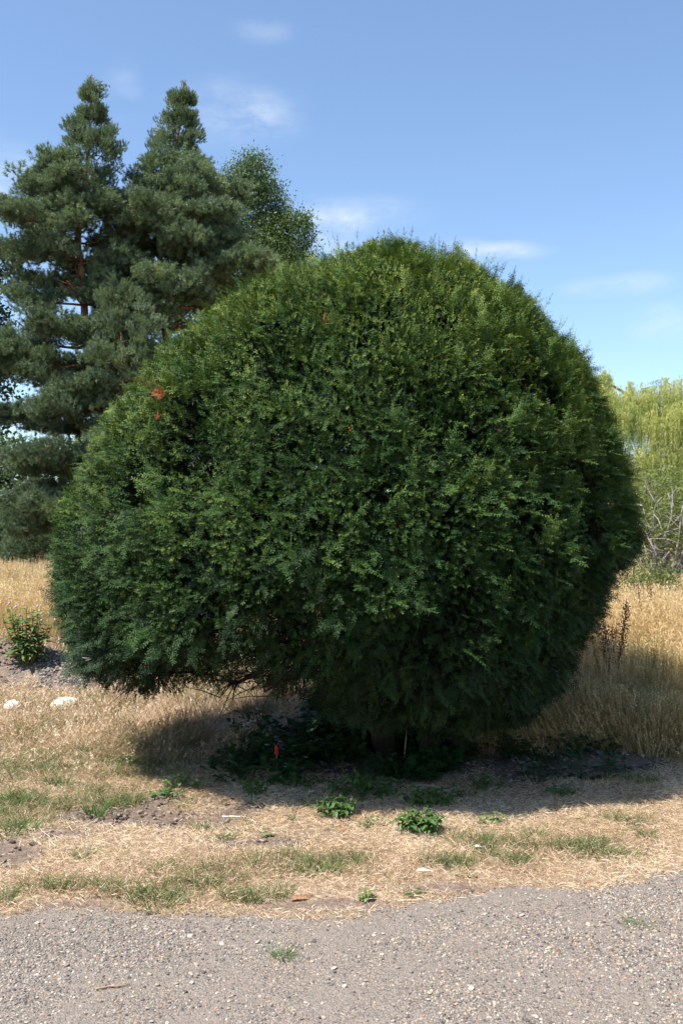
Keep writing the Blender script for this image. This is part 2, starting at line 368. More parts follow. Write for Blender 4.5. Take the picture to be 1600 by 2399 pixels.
def gnd(px, py):
    d = ray(px, py); t = np.linspace(3.0, 40, 3000); P = A(0, 0, EYE) + t[:, None] * d; i = np.argmax(P[:, 2] < ground_z(P[:, 0], P[:, 1])); return P[i][:2]
def grid_mesh(name, xs, ys, zf, mat, keep=None):
    X, Y = np.meshgrid(xs, ys); Z = zf(X, Y)
    V = np.stack([X, Y, Z], -1).reshape(-1, 3); nx, ny = len(xs), len(ys)
    i = (np.arange(ny - 1)[:, None] * nx + np.arange(nx - 1)[None, :]).ravel()
    Fq = np.stack([i, i + 1, i + nx + 1, i + nx], 1)
    if keep is not None: Fq = Fq[keep(V[Fq].mean(1))]
    used = np.unique(Fq); remap = np.zeros(len(V), np.int64); remap[used] = np.arange(len(used)); V = V[used]; Fq = remap[Fq]
    me = bpy.data.meshes.new(name)
    me.vertices.add(len(V)); me.vertices.foreach_set('co', V.astype(np.float32).ravel())
    me.loops.add(Fq.size); me.loops.foreach_set('vertex_index', Fq.astype(np.int32).ravel())
    me.polygons.add(len(Fq)); me.polygons.foreach_set('loop_start', np.arange(0, Fq.size, 4, dtype=np.int32))
    me.polygons.foreach_set('use_smooth', np.ones(len(Fq), bool)); me.update(); me.validate()
    me.materials.append(mat); return me, V

def ground_material():
    m = mat_new('ground_soil_and_straw'); t = m.node_tree; L = t.links
    c = N(t, 'ShaderNodeTexCoord')
    n1 = N(t, 'ShaderNodeTexNoise'); n1.inputs['Scale'].default_value = 26; n1.inputs['Detail'].default_value = 9; n1.inputs['Roughness'].default_value = .7
    n2 = N(t, 'ShaderNodeTexNoise'); n2.inputs['Scale'].default_value = 2.2; n2.inputs['Detail'].default_value = 5
    n3 = N(t, 'ShaderNodeTexNoise'); n3.inputs['Scale'].default_value = 70; n3.inputs['Detail'].default_value = 6
    for n in (n1, n2, n3): L.new(c.outputs['Object'], n.inputs['Vector'])
    straw = ramp(t, [(.25, (.14, .10, .07)), (.5, (.26, .19, .13)), (.72, (.43, .33, .235))]); L.new(n1.outputs['Fac'], straw.inputs[0])
    gr = ramp(t, [(.3, (.12, .14, .05)), (.7, (.28, .25, .11))]); L.new(n1.outputs['Fac'], gr.inputs[0])
    f2 = N(t, 'ShaderNodeMapRange'); f2.inputs['From Min'].default_value = .55; f2.inputs['From Max'].default_value = .75; f2.inputs['To Max'].default_value = .5; L.new(n2.outputs['Fac'], f2.inputs['Value'])
    mx = N(t, 'ShaderNodeMixRGB'); L.new(f2.outputs[0], mx.inputs['Fac']); L.new(straw.outputs[0], mx.inputs['Color1']); L.new(gr.outputs[0], mx.inputs['Color2'])
    soil = ramp(t, [(.3, (.085, .062, .050)), (.55, (.16, .120, .098)), (.75, (.26, .205, .17))]); L.new(n1.outputs['Fac'], soil.inputs[0])
    a = N(t, 'ShaderNodeAttribute', attribute_type='GEOMETRY', attribute_name='dirt')
    mx2 = N(t, 'ShaderNodeMixRGB'); L.new(a.outputs['Fac'], mx2.inputs['Fac']); L.new(mx.outputs[0], mx2.inputs['Color1']); L.new(soil.outputs[0], mx2.inputs['Color2'])
    b = N(t, 'ShaderNodeBump'); b.inputs['Strength'].default_value = .7; b.inputs['Distance'].default_value = .02; L.new(n3.outputs['Fac'], b.inputs['Height'])
    p = N(t, 'ShaderNodeBsdfPrincipled'); p.inputs['Roughness'].default_value = .95; p.inputs['Specular IOR Level'].default_value = .15
    L.new(mx2.outputs[0], p.inputs['Base Color']); L.new(b.outputs[0], p.inputs['Normal'])
    o = N(t, 'ShaderNodeOutputMaterial'); L.new(p.outputs[0], o.inputs[0]); return m
def path_material():
    m = mat_new('gravel_bed'); t = m.node_tree; L = t.links
    c = N(t, 'ShaderNodeTexCoord')
    v = N(t, 'ShaderNodeTexVoronoi'); v.inputs['Scale'].default_value = 150; L.new(c.outputs['Object'], v.inputs['Vector'])
    sc = N(t, 'ShaderNodeSeparateColor'); L.new(v.outputs['Color'], sc.inputs[0])
    r = ramp(t, [(0, (.085, .075, .065)), (.45, (.172, .150, .130)), (.75, (.255, .222, .192)), (.93, (.29, .20, .125)), (1, (.42, .37, .315))]); L.new(sc.outputs[0], r.inputs[0])
    n = N(t, 'ShaderNodeTexNoise'); n.inputs['Scale'].default_value = 3; n.inputs['Detail'].default_value = 6; L.new(c.outputs['Object'], n.inputs['Vector'])
    f = N(t, 'ShaderNodeMapRange'); f.inputs['From Min'].default_value = .38; f.inputs['From Max'].default_value = .62; f.inputs['To Max'].default_value = .9; L.new(n.outputs['Fac'], f.inputs['Value'])
    n4 = N(t, 'ShaderNodeTexNoise'); n4.inputs['Scale'].default_value = 60; n4.inputs['Detail'].default_value = 6; L.new(c.outputs['Object'], n4.inputs['Vector'])
    du = ramp(t, [(.3, (.152, .128, .108)), (.7, (.255, .216, .182))]); L.new(n4.outputs['Fac'], du.inputs[0])
    mx = N(t, 'ShaderNodeMixRGB'); L.new(f.outputs[0], mx.inputs['Fac']); L.new(r.outputs[0], mx.inputs['Color1']); L.new(du.outputs[0], mx.inputs['Color2'])
    b = N(t, 'ShaderNodeBump'); b.inputs['Strength'].default_value = .8; b.inputs['Distance'].default_value = .006; b.invert = True; L.new(v.outputs['Distance'], b.inputs['Height'])
    p = N(t, 'ShaderNodeBsdfPrincipled'); p.inputs['Roughness'].default_value = .9; p.inputs['Specular IOR Level'].default_value = .2
    L.new(mx.outputs[0], p.inputs['Base Color']); L.new(b.outputs[0], p.inputs['Normal'])
    o = N(t, 'ShaderNodeOutputMaterial'); L.new(p.outputs[0], o.inputs[0]); return m

def grow(a, b, step, far, k=1.22):
    r = list(np.arange(a, b + 1e-6, step)); s = step
    up = [r[-1]]
    while up[-1] < far: s *= k; up.append(up[-1] + s)
    return r, up[1:]
xs, up = grow(-4.5, 4.5, .05, 600); s = .05; dn = [-4.5]
while dn[-1] > -600: s *= 1.22; dn.append(dn[-1] - s)
XS = np.array(dn[1:][::-1] + xs + up)
ys, upy = grow(3.6, 9.5, .05, 900); s = .05; dn = [3.6]
while dn[-1] > -60: s *= 1.3; dn.append(dn[-1] - s)
YS = np.array(dn[1:][::-1] + ys + upy)
me, V = grid_mesh('ground', XS, YS, ground_z, ground_material())
a = me.attributes.new('dirt', 'FLOAT', 'POINT'); a.data.foreach_set('value', dirt_at(V[:, 0], V[:, 1]).astype(np.float32) * np.exp(-((V[:, 1] - 8) / 9) ** 2).astype(np.float32))
ground = link('ground', me); ground['kind'] = 'structure'; ground['label'] = 'dry ground of straw, soil and grass stretching to the trees'

def path_z(x, y): return .006 + .012 * noise2(x, y, 1.1, 21) * np.clip((path_edge(x) - y) / .6, 0, 1) + .004 * noise2(x, y, .2, 22)
px_ = np.concatenate([np.arange(-9, -4, .3), np.arange(-4, 4, .04), np.arange(4, 9.3, .3)]); py_ = np.concatenate([np.arange(-6, 2.6, .3), np.arange(2.6, 6.4, .04)])
me, V = grid_mesh('gravel_path', px_, py_, path_z, path_material(), keep=lambda c: c[:, 1] < path_edge(c[:, 0]))
gravel_path = link('gravel_path', me); gravel_path['kind'] = 'structure'; gravel_path['label'] = 'pale grey gravel path with mixed flint pebbles'

# loose stones
def pebble_mesh(name, mat, seed, flat=.6, sub=1):
    r = np.random.default_rng(seed)
    import bmesh
    bm = bmesh.new(); bmesh.ops.create_icosphere(bm, subdivisions=sub, radius=.5)
    ax = r.uniform(.75, 1.2, 3); ax[2] *= flat
    for v in bm.verts:
        k = 1 + r.uniform(-.16, .16); v.co = Vector((v.co.x * ax[0] * k, v.co.y * ax[1] * k, v.co.z * ax[2] * k))
    me = bpy.data.meshes.new(name); bm.to_mesh(me); bm.free(); me.materials.append(mat); return me
peb = [pebble_mesh('pebble', M_pebble, k, U(.45, .75)) for k in range(8)]
peb = peb
def pebbles(n, x0, x1, y0, y1, smin, smax, name, parent, power=3.0, above=.18):
    x = U(x0, x1, n); y = U(y0, y1, n); k = y < path_edge(x) + .02
    x, y = x[k], y[k]; n = len(x)
    s = smin + (smax - smin) * rng.random(n) ** power
    z = path_z(x, y) + s * above
    loose = .8 * noise2(x, y, .45, 31) + .7 * noise2(x, y, 1.3, 33) + .5 * noise2(x, y, .13, 32) + .28 * (x - .1) - np.clip(1 - (path_edge(x) - y) / .35, 0, 1) * .5
    keep = rng.random(n) < np.clip(.60 + .75 * loose, .10, 1)
    t = rng.random(n); warm = np.clip(.5 + .35 * x, 0, 1)
    t = np.where((t > .83) & (t < .95) & (rng.random(n) > .25 + .75 * warm), t * .5, t)
    rot = np.stack([U(-.4, .4, n), U(-.4, .4, n), U(0, 6.28, n)], 1)
    return scatter(name, peb, np.stack([x, y, z], 1)[keep], rot[keep], s[keep], rng.integers(0, 8, n)[keep], t[keep], parent)
pebbles(230000, -2.4, 2.4, 3.0, 5.4, .0035, .0135, 'loose_gravel', gravel_path, 2.4, .08)
def big_pebble(k):
    me = pebble_mesh('pebble', M_pebble, 200 + k, U(.45, .7), 2); a = me.attributes.new('var', 'FLOAT', 'POINT'); a.data.foreach_set('value', np.full(len(me.vertices), rng.choice([.12, .3, .45, .6, .7, .78, .87, .98]), np.float32)); return me
big = [big_pebble(k) for k in range(12)]
for k in range(110):          # the bigger stones, each one its own piece
    while True:
        x = U(-1.5, 1.6); y = U(3.3, 5.0)
        if y < path_edge(x) - .05: break
    s = U(.012, .021)
    o = link('pebble', big[k % 12], gravel_path, (x, y, float(path_z(np.array([x]), np.array([y]))[0]) + s * .2)); o.rotation_euler = (U(-.3, .3), U(-.3, .3), U(0, 6.28)); o.scale = (s, s, s * .9)

# ------------------------------------------------------------------ the clipped yew
YC = 7.5
sil = [(870, 558), (950, 562), (1010, 578), (1110, 604), (1180, 645), (1245, 690), (1300, 745), (1345, 800), (1395, 885), (1440, 985), (1475, 1090), (1497, 1190), (1502, 1290), (1482, 1365), (1435, 1430), (1385, 1515),
       (1335, 1600), (1265, 1685), (1130, 1728), (1000, 1738), (860, 1712), (700, 1662), (560, 1622), (430, 1640), (345, 1650), (250, 1632), (178, 1585), (142, 1500), (115, 1405), (100, 1310), (112, 1205), (170, 1115),
       (235, 990), (330, 860), (440, 750), (570, 655), (700, 602), (790, 572)]
S = np.array([at(px, py, 7.2)[[0, 2]] for px, py in sil])
CX, CZ = 0.02, 1.62
ph = np.arctan2(S[:, 1] - CZ, S[:, 0] - CX); rr = np.hypot(S[:, 0] - CX, S[:, 1] - CZ); o_ = np.argsort(ph); ph, rr = ph[o_], rr[o_]
ph = np.concatenate([ph - 2 * PI, ph, ph + 2 * PI]); rr = np.concatenate([rr, rr, rr])
def Rsil(phi): return np.interp(phi, ph, rr)
BD = 2.08
def crown_pt(d, k=1.0):
    """point on the crown in unit direction d (x, y, z), k < 1 inside"""
    rho = np.hypot(d[:, 0], d[:, 2]); phi = np.arctan2(d[:, 2], d[:, 0])
    n = 2.25; q = (rho ** n + np.abs(d[:, 1]) ** n) ** (-1 / n)
    R = Rsil(phi)
    return np.stack([CX + R * rho * q * np.cos(phi) * k, YC + BD * d[:, 1] * q * k, CZ + R * rho * q * np.sin(phi) * k], 1)
def fit_silhouette():
    """adjust the radial profile so that the outline seen from the path is the outline of the photographed dome"""
    global rr
    cpx, cpy = 800.0, 1270.0
    tgt = np.array(sil, float); ta = np.arctan2(-(tgt[:, 1] - cpy), tgt[:, 0] - cpx); tr = np.hypot(tgt[:, 0] - cpx, tgt[:, 1] - cpy) - 12; oo = np.argsort(ta)
    ta, tr = ta[oo], tr[oo]; ta = np.concatenate([ta - 2 * PI, ta, ta + 2 * PI]); tr = np.tile(tr, 3)
    r0 = np.random.default_rng(5); d = unit(r0.normal(size=(60000, 3))); nb = 90
    for it in range(7):
        p = crown_pt(d) - A(0, 0, EYE)
        yc = p[:, 1] * math.cos(PITCH) + p[:, 2] * math.sin(PITCH); zc = -p[:, 1] * math.sin(PITCH) + p[:, 2] * math.cos(PITCH)
        px, py = p[:, 0] / yc * F + 800, 1199.5 - zc / yc * F
        an = np.arctan2(-(py - cpy), px - cpx); ra = np.hypot(px - cpx, py - cpy); b = ((an + PI) / (2 * PI) * nb).astype(int) % nb
        mx = np.zeros(nb); np.maximum.at(mx, b, ra); bc = (np.arange(nb) + .5) / nb * 2 * PI - PI
        fac = np.interp(bc, ta, tr) / mx
        fa = np.interp(ph, np.concatenate([bc - 2 * PI, bc, bc + 2 * PI]), np.tile(fac, 3)); rr = rr * fa ** .8
def crown_surface(n):
    d = rdir(int(n * 1.9)); p = crown_pt(d); e = .01
    t1 = unit(np.cross(d, np.array([.3, .2, .93]))); t2 = np.cross(d, t1)
    nr_ = np.cross(crown_pt(unit(d + e * t1)) - p, crown_pt(unit(d + e * t2)) - p)
    ar = np.linalg.norm(nr_, axis=1); nr_ = unit(nr_); sg = np.sign((nr_ * d).sum(1, keepdims=True)); nr_ = nr_ * sg
    keep = rng.random(len(d)) < ar / np.quantile(ar, .97)
    return p[keep][:n], nr_[keep][:n], d[keep][:n]

fit_silhouette()

def yew_spray(seed, nside, ln, mat, up=False):
    r = np.random.default_rng(seed); b = MB()
    def shoot(base, d, side, L, t0, t1):
        nn = max(5, int(L / .0060)); nv = np.cross(side, d)
        for k in range(nn):
            u = (k + .5) / nn; s = 1 if k % 2 else -1
            nl = .0235 * (1 - .45 * u ** 2) * r.uniform(.8, 1.15); tt = t0 + (t1 - t0) * u
            fw = .35 + .55 * u + r.uniform(-.12, .12)
            dd = unit(side * s * (1 - .35 * u) + d * fw + nv * r.uniform(-.15, .5)); ws = unit(np.cross(dd, nv + side * r.uniform(-.5, .5)))
            b.quadleaf(base + d * L * u, dd, ws, nl, .0044, tt)
        i = len(b.v); w = side * .0016; b.v += [base - w, base + w, base + d * L]; b.f.append((i, i + 1, i + 2)); b.t += [t0 * .4, t0 * .4, t1]
    Zd = np.array([0, 0, 1.0]); Xd = np.array([1.0, 0, 0]); Yd = np.array([0, 1.0, 0])
    bend = r.uniform(-.4, .4)
    pts = [np.array([bend * .3 * (u ** 2) * ln, -.12 * ln * u * u, ln * u]) for u in np.linspace(0, 1, nside + 2)]
    for k in range(nside + 1):
        u = k / (nside + 1); d = unit(pts[k + 1] - pts[k]); side = unit(np.cross(Yd, d))
        shoot(pts[k], d, side, np.linalg.norm(pts[k + 1] - pts[k]) * 1.05, u * .5, u * .5 + .5 / (nside + 1))
        if k:
            for s in ((1, -1) if r.random() < .75 else (1 if k % 2 else -1,)):
                dd = unit(d * r.uniform(.6, 1.0) + side * s + Yd * r.uniform(-.15, .65)); L = ln * r.uniform(.26, .5) * (1.15 - .5 * u)
                shoot(pts[k], dd, unit(np.cross(Yd + .35 * rdir(1)[0], dd)), L, .35, 1.0)
    d = unit(pts[-1] - pts[-2]); shoot(pts[-1], d, unit(np.cross(Yd, d)), ln * .25, .7, 1.0)
    return b.mesh('yew_sprig', mat)

yew = thing('yew_tree', 'huge clipped dome-shaped dark green yew standing on dry verge beside gravel path', 'tree', (0.5, YC - .1, 0))
def yew_parent(o): o.parent = yew; o.location = (-.5, -(YC - .1), 0); return o
def open_side(p):
    """the browsed gap low on the left where the inner branches show"""
    gx = np.exp(-((p[:, 0] + .65) / .85) ** 2); gz = np.clip((.98 + .10 * vnoise(p, .4, 41) - p[:, 2]) / .22, 0, 1)
    return gx * gz
def arrays(me):
    V = np.zeros(len(me.vertices) * 3, np.float32); me.vertices.foreach_get('co', V); t = np.zeros(len(me.vertices), np.float32); me.attributes['tip'].data.foreach_get('value', t)
    me.calc_loop_triangles(); T = np.zeros(len(me.loop_triangles) * 3, np.int32); me.loop_triangles.foreach_get('vertices', T); return V.reshape(-1, 3), T.reshape(-1, 3), t
def eul_mat(e):
    cx, cy, cz = np.cos(e); sx, sy, sz = np.sin(e)
    return np.array([[cy * cz, sx * sy * cz - cx * sz, cx * sy * cz + sx * sz], [cy * sz, sx * sy * sz + cx * cz, cx * sy * sz - sx * cz], [-sy, sx * cy, cx * cy]])
spr = [arrays(yew_spray(100 + k, int(2 + k % 3), .085 + .009 * k, M_yew)) for k in range(8)]
def yew_cluster(m, rad, zr, up=.32, out=.75, wild=.5):
    """some sprays side by side; local Z points out of the crown, local Y up"""
    Vs, Ts, ts, vs, o = [], [], [], [], 0
    for k in range(m):
        r = rad * math.sqrt((k + .5) / m); a = k * 2.4 + U(-.4, .4); base = A(r * math.cos(a), r * math.sin(a), -U(0, zr) - .03)
        g = A(0, up, out) + rng.normal(size=3) * wild; nref = A(0, .75, .55) + rng.normal(size=3) * .4
        V, T, t = spr[rng.integers(0, 8)]; Mx = eul_mat(frame_euler(g[None], nref[None])[0]); V = V @ Mx.T * U(.8, 1.25) + base
        Vs.append(V); Ts.append(T + o); ts.append(t ** 2 * .8); vs.append(np.full(len(V), rng.normal() * .09)); o += len(V)
    return mesh_arr('yew_cluster', np.concatenate(Vs), np.concatenate(Ts), M_yew, np.concatenate(vs), np.concatenate(ts))
def rosette_cluster(m, rad, zr):
    """many short leading shoots, each a little rosette of needles round its tip"""
    P = []
    for k in range(m):
        r = rad * math.sqrt((k + .5) / m); a = k * 2.4 + U(-.5, .5); ax = unit(A(0, .22, .85) + rng.normal(size=3) * .42); base = A(r * math.cos(a), r * math.sin(a), -U(0, zr) - .02)
        L = U(.030, .060); nn = int(L / .0028); u = (np.arange(nn) + .5) / nn; q = np.arange(nn) * 2.4 + U(0, 6)
        e1 = unit(np.cross(ax, A(.3, .9, .2))); e2 = np.cross(ax, e1); rad_ = np.cos(q)[:, None] * e1 + np.sin(q)[:, None] * e2
        d = unit(rad_ * (1 - .55 * u[:, None]) + ax * (.35 + .75 * u[:, None]) + rng.normal(size=(nn, 3)) * .12); sd = unit(np.cross(d, ax + rng.normal(size=(nn, 3)) * .2)); nl = U(.017, .026, nn) * (1 - .35 * u ** 3)
        c = base + ax * (L * u)[:, None]; w = .0030
        V = np.stack([c, c + d * (nl * .5)[:, None] + sd * w, c + d * nl[:, None], c + d * (nl * .5)[:, None] - sd * w], 1).reshape(-1, 3)
        T = (np.arange(nn)[:, None, None] * 4 + np.array([[0, 1, 2], [0, 2, 3]])[None]).reshape(-1, 3)
        P.append((V, T, np.stack([np.full(nn * 4, rng.normal() * .15), np.repeat(u ** 1.5, 4)], 1)))
    V, T, v = merge(P); return mesh_arr('yew_rosettes', V, T, M_yew, v[:, 0], v[:, 1])
clus = [rosette_cluster(16, .105, .09) for _ in range(10)]
flat = [yew_cluster(7, .12, .07, .10, .6, .55) for _ in range(6)]
def yew_foliage(n, name, depth0, depth1, smin, smax, tlo, thi, brown=0.0):
    p, nr_, d = crown_surface(n); n = len(p)
    big = vnoise(p, .55, 51); mid = vnoise(p, .26, 52); fine = vnoise(p, .12, 53)
    off = -U(depth0, depth1, n) + .02 * big + .05 * mid + .035 * fine
    pit = np.clip(-(mid + .5 * big + .35 * fine) - .38, 0, 1); off = off - .55 * pit
    pos = p + nr_ * off[:, None]
    keep = rng.random(n) > .80 * open_side(p)
    under = np.clip(-nr_[:, 2] - .45, 0, 1); keep &= rng.random(n) > under * .25
    keep &= pos[:, 2] > .12
    right = np.clip(nr_[:, 0], 0, 1)
    g = nr_ + rdir(n) * .22 + right[:, None] * A(.2, -.05, .0)
    rot = frame_euler(g, A(0, 0, 1.0) + rdir(n) * .35 + nr_ * .01)
    tint = np.clip(U(tlo, thi, n) + .33 * nr_[:, 2] + .09 * vnoise(p, .8, 54) + .08 * mid, .03 if thi < 0 else .2, 1)  # yellower young growth on top, plus painted toplight: lighter tops, darker undersides
    if brown: tint = np.where(rng.random(n) < brown, -.3, tint)
    idx = np.where(rng.random(n) < .28 + .65 * np.clip(right * 1.2 - .2, 0, 1), rng.integers(10, 16, n), rng.integers(0, 10, n))
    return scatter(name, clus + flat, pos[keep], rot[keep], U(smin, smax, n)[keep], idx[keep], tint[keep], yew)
for args in ((9000, 'crown', 0.0, .07, .75, 1.1, .26, .52, 0), (4200, 'inner_foliage', .17, .36, 1.3, 1.9, -.4, -.2, 0)):  # inner layer tinted near black, painting deep shade into the crown's gaps
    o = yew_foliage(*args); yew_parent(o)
# long unclipped shoots standing out of the top and the right shoulder
p, nr_, d = crown_surface(9000)
k = (nr_[:, 2] > .35) & (rng.random(len(p)) < .05 + .06 * (nr_[:, 0] > .05)); p, nr_ = p[k], nr_[k]; n = len(p)
long_ = [yew_spray(300 + k, 2, .15, M_yew) for k in range(4)]
o = scatter('upright_shoot', long_, p + nr_ * U(0, .05, n)[:, None], frame_euler(nr_ * .45 + np.array([.1, 0, 1.0]) + rdir(n) * .25, rdir(n)), np.stack([U(.35, .5, n), U(.35, .5, n), U(.35, .68, n)], 1), rng.integers(0, 4, n), U(.3, .8, n), yew); yew_parent(o)

# trunks, limbs and bare twigs
def bez(p0, p1, p2, p3, n=8):
    t = np.linspace(0, 1, n)[:, None]; return (1 - t) ** 3 * p0 + 3 * t * (1 - t) ** 2 * p1 + 3 * t * t * (1 - t) * p2 + t ** 3 * p3
A = lambda *q: np.array(q, float)
stems = [(A(.36, 7.35, -.05), A(.28, 7.3, .6), A(-.3, 7.3, 1.4), A(-.5, 7.4, 2.8), .09), (A(.78, 7.4, -.05), A(.78, 7.35, .7), A(.9, 7.5, 1.6), A(.9, 7.5, 2.7), .10), (A(.56, 7.62, -.05), A(.5, 7.7, .8), A(.2, 7.7, 2.0), A(.1, 7.6, 3.2), .09), (A(.62, 7.3, -.05), A(.7, 7.1, .5), A(.6, 6.8, 1.2), A(.3, 6.6, 2.0), .07)]
SC = []
for (a0, a1, a2, a3, r0) in stems:
    c = bez(a0, a1, a2, a3, 12); c[1:] += .02 * rng.normal(size=(11, 3)); SC.append(c)
    b = MB(); b.tube(c, r0 * np.linspace(1.25, .3, 12), 10); yew_parent(b.build('trunk', M_yewbark, yew, True))
def limb(tgt, start, r0, name='limb', fork=4, droop=0.0):
    b = MB(); dv = tgt - start; c = bez(start, start + dv * .3 + A(0, 0, .18), start + dv * .7 + A(0, 0, .1 - droop), tgt, 9); c[1:-1] += .025 * rng.normal(size=(7, 3))
    b.tube(c, r0 * np.linspace(1, .25, 9), 6)
    for k in range(fork):
        i = rng.integers(3, 8); q = c[i]; L = U(.15, .36); dd = unit((unit(dv) + .9 * rdir(1)[0]) * A(1, 1, .35) + A(0, 0, -.05))
        cc = bez(q, q + dd * L * .3, q + dd * L * .7 + A(0, 0, .03), q + dd * L + A(0, 0, U(-.08, .05)), 5); b.tube(cc, r0 * .38 * np.linspace(1, .3, 5), 4, cap=False)
        for j in range(3):
            q2 = cc[rng.integers(1, 5)]; L2 = U(.1, .28); d2 = unit((dd + .9 * rdir(1)[0]) * A(1, 1, .4)); b.tube([q2, q2 + d2 * L2 * .5, q2 + d2 * L2 + A(0, 0, -.02)], [.0035, .003, .0015], 3, cap=False)
    yew_parent(b.build(name, M_yewbark, yew, True))
for k in range(46):
    d = rdir(1); d[0, 2] = d[0, 2] * .6 + .1; tgt = crown_pt(unit(d), U(.70, .82))[0]; tgt[2] = max(tgt[2], .95); c = SC[k % 3]; limb(tgt, c[min(10, max(2, int((tgt[2]) / 3.4 * 11)))], U(.018, .04))
for (px, py, dep) in ((260, 1560, 7.3), (350, 1600, 6.9), (370, 1570, 6.4), (430, 1550, 6.2), (520, 1590, 6.0), (480, 1530, 7.8), (620, 1620, 5.9), (600, 1540, 8.3), (760, 1600, 5.9), (700, 1500, 6.1), (350, 1540, 8.0), (860, 1560, 8.6), (560, 1600, 6.9), (900, 1640, 6.1)):
    tgt = at(px, py, dep); limb(tgt, SC[0][3] + U(-.05, .05, 3) + A(0, 0, U(.15, .55)), U(.012, .024), fork=8, droop=.06)
# dead orange sprigs, arils and a few pale flecks caught in the crown
dead = [yew_spray(400 + k, 3, .12, M_dead) for k in range(2)]
def crown_front(px, py, inset=0.0):
    d0 = ray(px, py); ts = np.linspace(4.5, 8, 500); P = A(0, 0, EYE) + ts[:, None] * d0
    n = 2.25; dx = P[:, 0] - CX; dz = P[:, 2] - CZ; phi = np.arctan2(dz, dx); f = (np.hypot(dx, dz) / Rsil(phi)) ** n + (np.abs(P[:, 1] - YC) / BD) ** n
    i = np.argmax(f < 1); return P[i] + unit(d0) * inset
for (px, py, s, m) in ((352, 896, .6, 5), (368, 928, .75, 9), (366, 985, .5, 3), (325, 890, .4, 2), (752, 745, .5, 3)):
    p0 = crown_front(px, py, -.06); b = MB()
    src = dead
    for j in range(m):
        e = Euler((U(-1, 1) + .6, U(-1, 1), U(0, 6.28))).to_matrix(); off = rng.normal(size=3) * .035 * s
        me_ = src[j % 2]; i0 = len(b.v)
        for v in me_.vertices: q = e @ (v.co * s * .6); b.v.append(p0 + off + A(*q)); b.t.append(.5)
        for f in me_.polygons: b.f.append(tuple(i0 + w for w in f.vertices))
    o = b.build('dead_sprig', M_dead, yew); o['kind'] = 'stuff'; o['label'] = 'withered rust orange sprig'; yew_parent(o)
import bmesh
def ball(name, mat, r, sq=1.0, seed=0, sub=2, jit=.0):
    q = np.random.default_rng(seed); bm = bmesh.new(); bmesh.ops.create_icosphere(bm, subdivisions=sub, radius=r)
    for v in bm.verts: v.co = v.co * (1 + q.uniform(-jit, jit)); v.co.z *= sq
    me = bpy.data.meshes.new(name); bm.to_mesh(me); bm.free(); me.materials.append(mat); me.polygons.foreach_set('use_smooth', np.ones(len(me.polygons), bool)); return me
aril = ball('berry', M_red, .0045)
for (px, py) in ((948, 730), (818, 1003), (820, 1008), (1168, 1008), (1424, 1180), (340, 1562), (712, 1500), (1240, 842), (1365, 1080), (760, 690), (672, 1496)):
    o = link('berry', aril, yew); p0 = crown_front(px, py, -.03); o.location = (p0 - A(.5, YC - .1, 0)).tolist()
flk = MB(); flk.quadleaf((0, 0, 0), (0, .2, 1), (1, 0, 0), .02, .011, 0, lift=.1); flk.quadleaf((0, 0, 0), (.3, .1, .9), (.8, -.3, 0), .017, .009, 0, lift=.1); flk.v = [q * .65 for q in flk.v]; flm = flk.mesh('feather', M_white)
for j, (px, py, w) in enumerate(((909, 1152, 'in the middle of the clipped yew front'), (312, 925, 'on the left shoulder of the clipped yew near orange sprigs'), (215, 1545, 'low on the left flank of the clipped yew'))):
    p0 = crown_front(px, py, -.05); o = link('feather', flm, None, p0); o.rotation_euler = (.3, .4 * j, .7 * j); tag(o, 'tiny white feather caught ' + w, 'feather', 'feathers caught in the yew')

# ------------------------------------------------------------------ grasses
def patch(name, mat, size, n, l0, l1, w, spread, bend, seeds=0, vs=.1, clump=0):
    """a square turf of upright blades (and seeding stems) that is repeated over the field"""
    if clump:
        c = U(-.5, .5, (clump, 2)) * size; q = c[rng.integers(0, clump, n)] + rng.normal(size=(n, 2)) * size * .07; cv = rng.normal(size=clump)
    else: q = U(-.5, .5, (n, 2)) * size
    base = np.concatenate([q, np.full((n, 1), -.015)], 1); d = np.concatenate([rng.normal(size=(n, 2)) * spread, np.ones((n, 1))], 1)
    L = U(l0, l1, n); V, T = blades(base, d, L, w * U(.7, 1.3, n), np.abs(rng.normal(size=n)) * bend)
    parts = [(V, T, np.repeat(rng.normal(size=n) * vs, 5))]
    if seeds:
        q = U(-.5, .5, (seeds, 2)) * size; base = np.concatenate([q, np.zeros((seeds, 1))], 1); d = unit(np.concatenate([rng.normal(size=(seeds, 2)) * spread * .7, np.ones((seeds, 1))], 1)); L = U(l1 * .85, l1 * 1.25, seeds)
        V, T = blades(base, d, L, np.full(seeds, w * .7), np.zeros(seeds)); va = rng.normal(size=seeds) * vs; parts.append((V, T, np.repeat(va, 5)))
        m = 7; k = np.repeat(np.arange(seeds), m); u = np.tile(np.linspace(.82, 1.0, m), seeds)
        V, T = blades(base[k] + d[k] * (L[k] * u)[:, None], d[k] + rdir(seeds * m) * .55, U(.02, .035, seeds * m), np.full(seeds * m, .0065), np.full(seeds * m, .2)); parts.append((V, T, np.repeat(va[k] + .08, 5)))
    V, T, v = merge(parts); return mesh_arr(name, V, T, mat, v)
def spread(name, protos, x, y, s, tint, lean=0.15, leandir=None, label=None, cat='grass', dz=0.0):
    n = len(x); z = ground_z(x, y) + dz
    g = np.stack([rng.normal(size=n) * lean, rng.normal(size=n) * lean, np.ones(n)], 1)
    if leandir is not None: g = g + leandir
    a = U(0, 6.28, n); nref = np.stack([np.cos(a), np.sin(a), np.zeros(n)], 1)
    o = scatter(name, protos, np.stack([x, y, z], 1), frame_euler(g, nref), s, rng.integers(0, len(protos), n), np.clip(tint, 0, 1))
    if label: tag(o, label, cat, kind='stuff')
    return o
